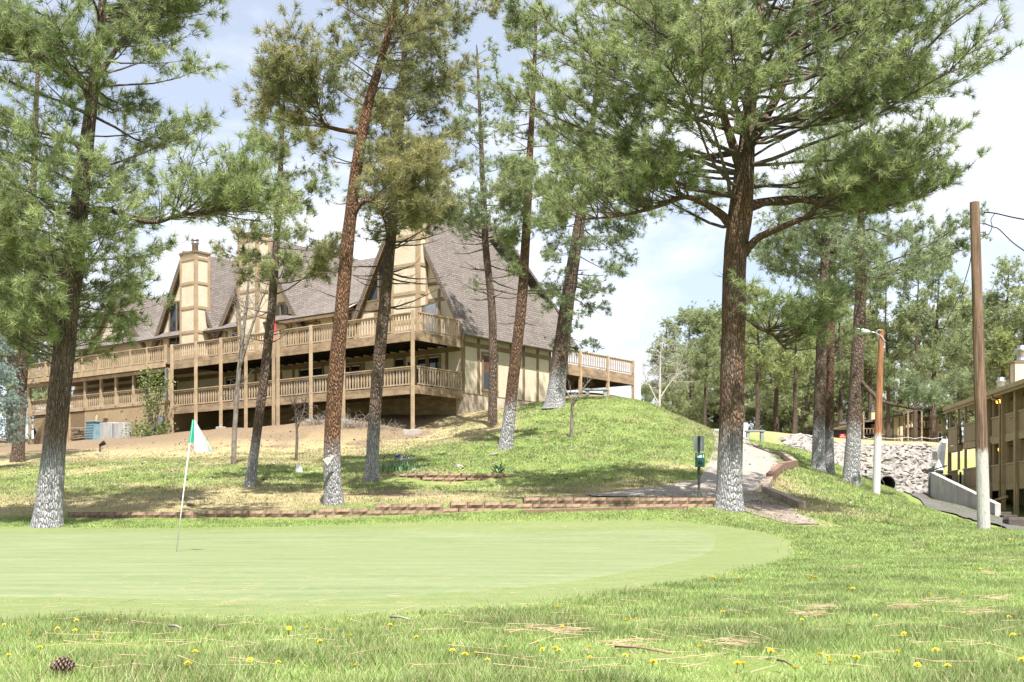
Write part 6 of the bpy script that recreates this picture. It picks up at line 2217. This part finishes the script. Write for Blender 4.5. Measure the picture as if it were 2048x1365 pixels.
for px, py in spots:
    q = on_ground(px, py, 2.5)
    o = d0 if first else copy_tree(d0)
    first = False
    o.location = q + Vector((0, 0, .030 if q.y < 8 else .038))
    o.rotation_euler = (random.uniform(-.5, .1), random.uniform(-.3, .3), random.uniform(0, 6))
    s = random.uniform(.42, .7) * (1.0 if q.y < 8 else 1.4)
    o.scale = (s, s, s)
    tag(o, 'small yellow dandelion flower open in the lawn grass', 'dandelion', 'dandelions scattered over the lawn')
# pine cone
q = on_ground(122, 1356, 2.5)
pcn = empty('pine_cone', 'brown pine cone lying in the grass near the bottom left corner', 'pine cone', q + Vector((0, 0, .032)))
pcn.scale = (.8, .8, .8)
core = MB().tube([(-.04, 0, 0), (-.02, 0, 0), (.02, 0, .002), (.045, 0, .004)], [.012, .020, .016, .006], 8)
core.build('core', simple('cone_core', (.05, .03, .022), (.035, .022, .016), 10), pcn)
M_scale = simple('cone_scale', (.28, .20, .16), (.10, .065, .05), 60, .8)
for r_ in range(9):
    x_ = -.038 + r_ * .0095
    rad_ = .034 * math.sin(math.pi * (r_ + 1.6) / 11) + .004
    for k_ in range(9):
        a_ = 2 * math.pi * (k_ + .5 * (r_ % 2)) / 9
        u_ = Vector((0, math.cos(a_), math.sin(a_)))
        t_ = Vector((0, -math.sin(a_), math.cos(a_)))
        b_ = Vector((x_, 0, .001))
        e_ = b_ + u_ * rad_ + Vector((.010, 0, 0))
        MB().add([b_ + u_ * .008 - t_ * .004, b_ + u_ * .008 + t_ * .004, e_ + t_ * .009, e_ + Vector((.006, 0, 0)), e_ - t_ * .009, e_ - u_ * .003 - Vector((.004, 0, 0))],
                 [(0, 1, 2, 3, 4), (1, 0, 5), (2, 1, 5), (0, 4, 5), (3, 2, 5), (4, 3, 5)]).build('scale', M_scale, pcn)
# sticks
for lab, a_, b_, r_, m_ in (('short pale grey stick in the lawn near the middle', (781, 1251), (820, 1255), .007, M_deadtwig), ('dark grey stick in the grass left of the middle', (338, 1272), (364, 1275), .006, M_deadtwig),
                            ('long brown stick in the near grass right of the middle', (1230, 1315), (1342, 1328), .004, M_timber_red), ('dark bent stick at the bottom edge right of the middle', (1555, 1346), (1588, 1357), .004, M_twig)):
    pa_, pb_ = on_ground(*a_, 2.5) + Vector((0, 0, .04)), on_ground(*b_, 2.5) + Vector((0, 0, .035))
    mid_ = (pa_ + pb_) / 2 + Vector((0, .01, .006))
    o = MB().tube([Vector((0, 0, 0)), mid_ - pa_, pb_ - pa_], [r_, r_ * .9, r_ * .6], 7, jit=.1).build('stick', m_, smooth=True)
    o.location = pa_
    tag(o, lab, 'stick')
# dry needle litter
rng = np.random.default_rng(77)
A, B = [], []
lit = [(1840, 1106, 26, 3), (1990, 1122, 50, 3), (2020, 1128, 25, 4), (1900, 1212, 32, 6), (1990, 1206, 25, 6), (1960, 1234, 22, 4), (1080, 1269, 45, 6), (1150, 1278, 35, 5), (1630, 1240, 25, 4), (1805, 1223, 20, 3), (1980, 1152, 22, 3), (1650, 1225, 16, 3), (1700, 1140, 20, 2), (1260, 1303, 30, 4), (1470, 1302, 20, 3)]
for (px, py, sx_, sy_) in lit:
    for i in range(20):
        q = on_ground(px + rng.normal(0, sx_ * .7), py + rng.normal(0, sy_ * .5), 2.5)
        az = rng.normal(0, .5)
        l_ = rng.uniform(.06, .16)
        d = np.array([math.cos(az), math.sin(az), rng.normal(0, .06)]) * l_
        p = np.array(q) + np.array([0, 0, rng.uniform(.02, .045)])
        A.append(p - d / 2); B.append(p + d / 2)
for i in range(260):
    q = on_ground(rng.uniform(100, 2048), rng.uniform(1150, 1360), 2.5)
    az = rng.normal(0, .7)
    d = np.array([math.cos(az), math.sin(az), rng.normal(0, .1)]) * rng.uniform(.08, .18)
    p = np.array(q) + np.array([0, 0, rng.uniform(.02, .05)])
    A.append(p - d / 2); B.append(p + d / 2)
V, Fq = segs_mesh(A, B, np.full(len(A), .0015), np.full(len(A), .0008), 3)
o = mesh_np('needle_litter', V, Fq, simple('dry_needle', (.55, .42, .28), (.42, .30, .19), 12, .8))
o['kind'] = 'stuff'
o['label'] = 'dry tan pine needles strewn over the lawn'

# bark chips, cones and small stones strewn on the slope and over the end of the path
rng = np.random.default_rng(55)
zones = [(-20, 4, 34, 61, 5200), (3.5, 8.0, 28.6, 37, 1500), (-3, 2, 34, 38, 500), (8, 12, 36, 60, 500)]
Cx, Cy = [], []
for x0, x1, y0, y1, n in zones:
    Cx.append(rng.uniform(x0, x1, n)); Cy.append(rng.uniform(y0, y1, n))
Cx, Cy = np.concatenate(Cx), np.concatenate(Cy)
m = vnoise(Cx, Cy, .5, 6.6) + rng.normal(0, .25, len(Cx)) > -.05
Cx, Cy = Cx[m], Cy[m]
n = len(Cx)
C = np.c_[Cx, Cy, gz(Cx, Cy) + .035]
d = nrm(np.c_[rng.normal(size=n), rng.normal(size=n), rng.normal(0, .25, n)])
a = nrm(np.cross(d, np.c_[rng.normal(0, .3, n), rng.normal(0, .3, n), np.ones(n)]))
up_v = np.cross(a, d)
ls = np.where(Cy[:, None] < 38, rng.uniform(.012, .045, (n, 1)), rng.uniform(.025, .085, (n, 1)))
ws = ls * rng.uniform(.25, .7, (n, 1))
V = np.stack([C - d * ls, C + a * ws, C + d * ls, C - a * ws, C + up_v * np.abs(ws) * .7 * np.sign(up_v[:, 2:3])], 1).reshape(-1, 3)
k4 = np.arange(n)[:, None, None] * 5
Fq = (np.array([[0, 1, 4], [1, 2, 4], [2, 3, 4], [3, 0, 4]])[None] + k4).reshape(-1, 3)
pal = np.array([(.13, .085, .055), (.22, .15, .10), (.28, .21, .15), (.33, .30, .27), (.09, .06, .045)])
col = pal[rng.integers(0, 5, n)] * rng.uniform(.7, 1.2, (n, 1))
t = NT('bark_litter')
at_ = t.n('Attribute', attribute_name='Col')
o = mesh_np('bark_litter', V, Fq, t.color(at_.outputs['Color'], .9, .1), col=np.repeat(col, 5, 0))
o['kind'] = 'stuff'
o['label'] = 'bark chips, cones and small stones strewn over the slope'
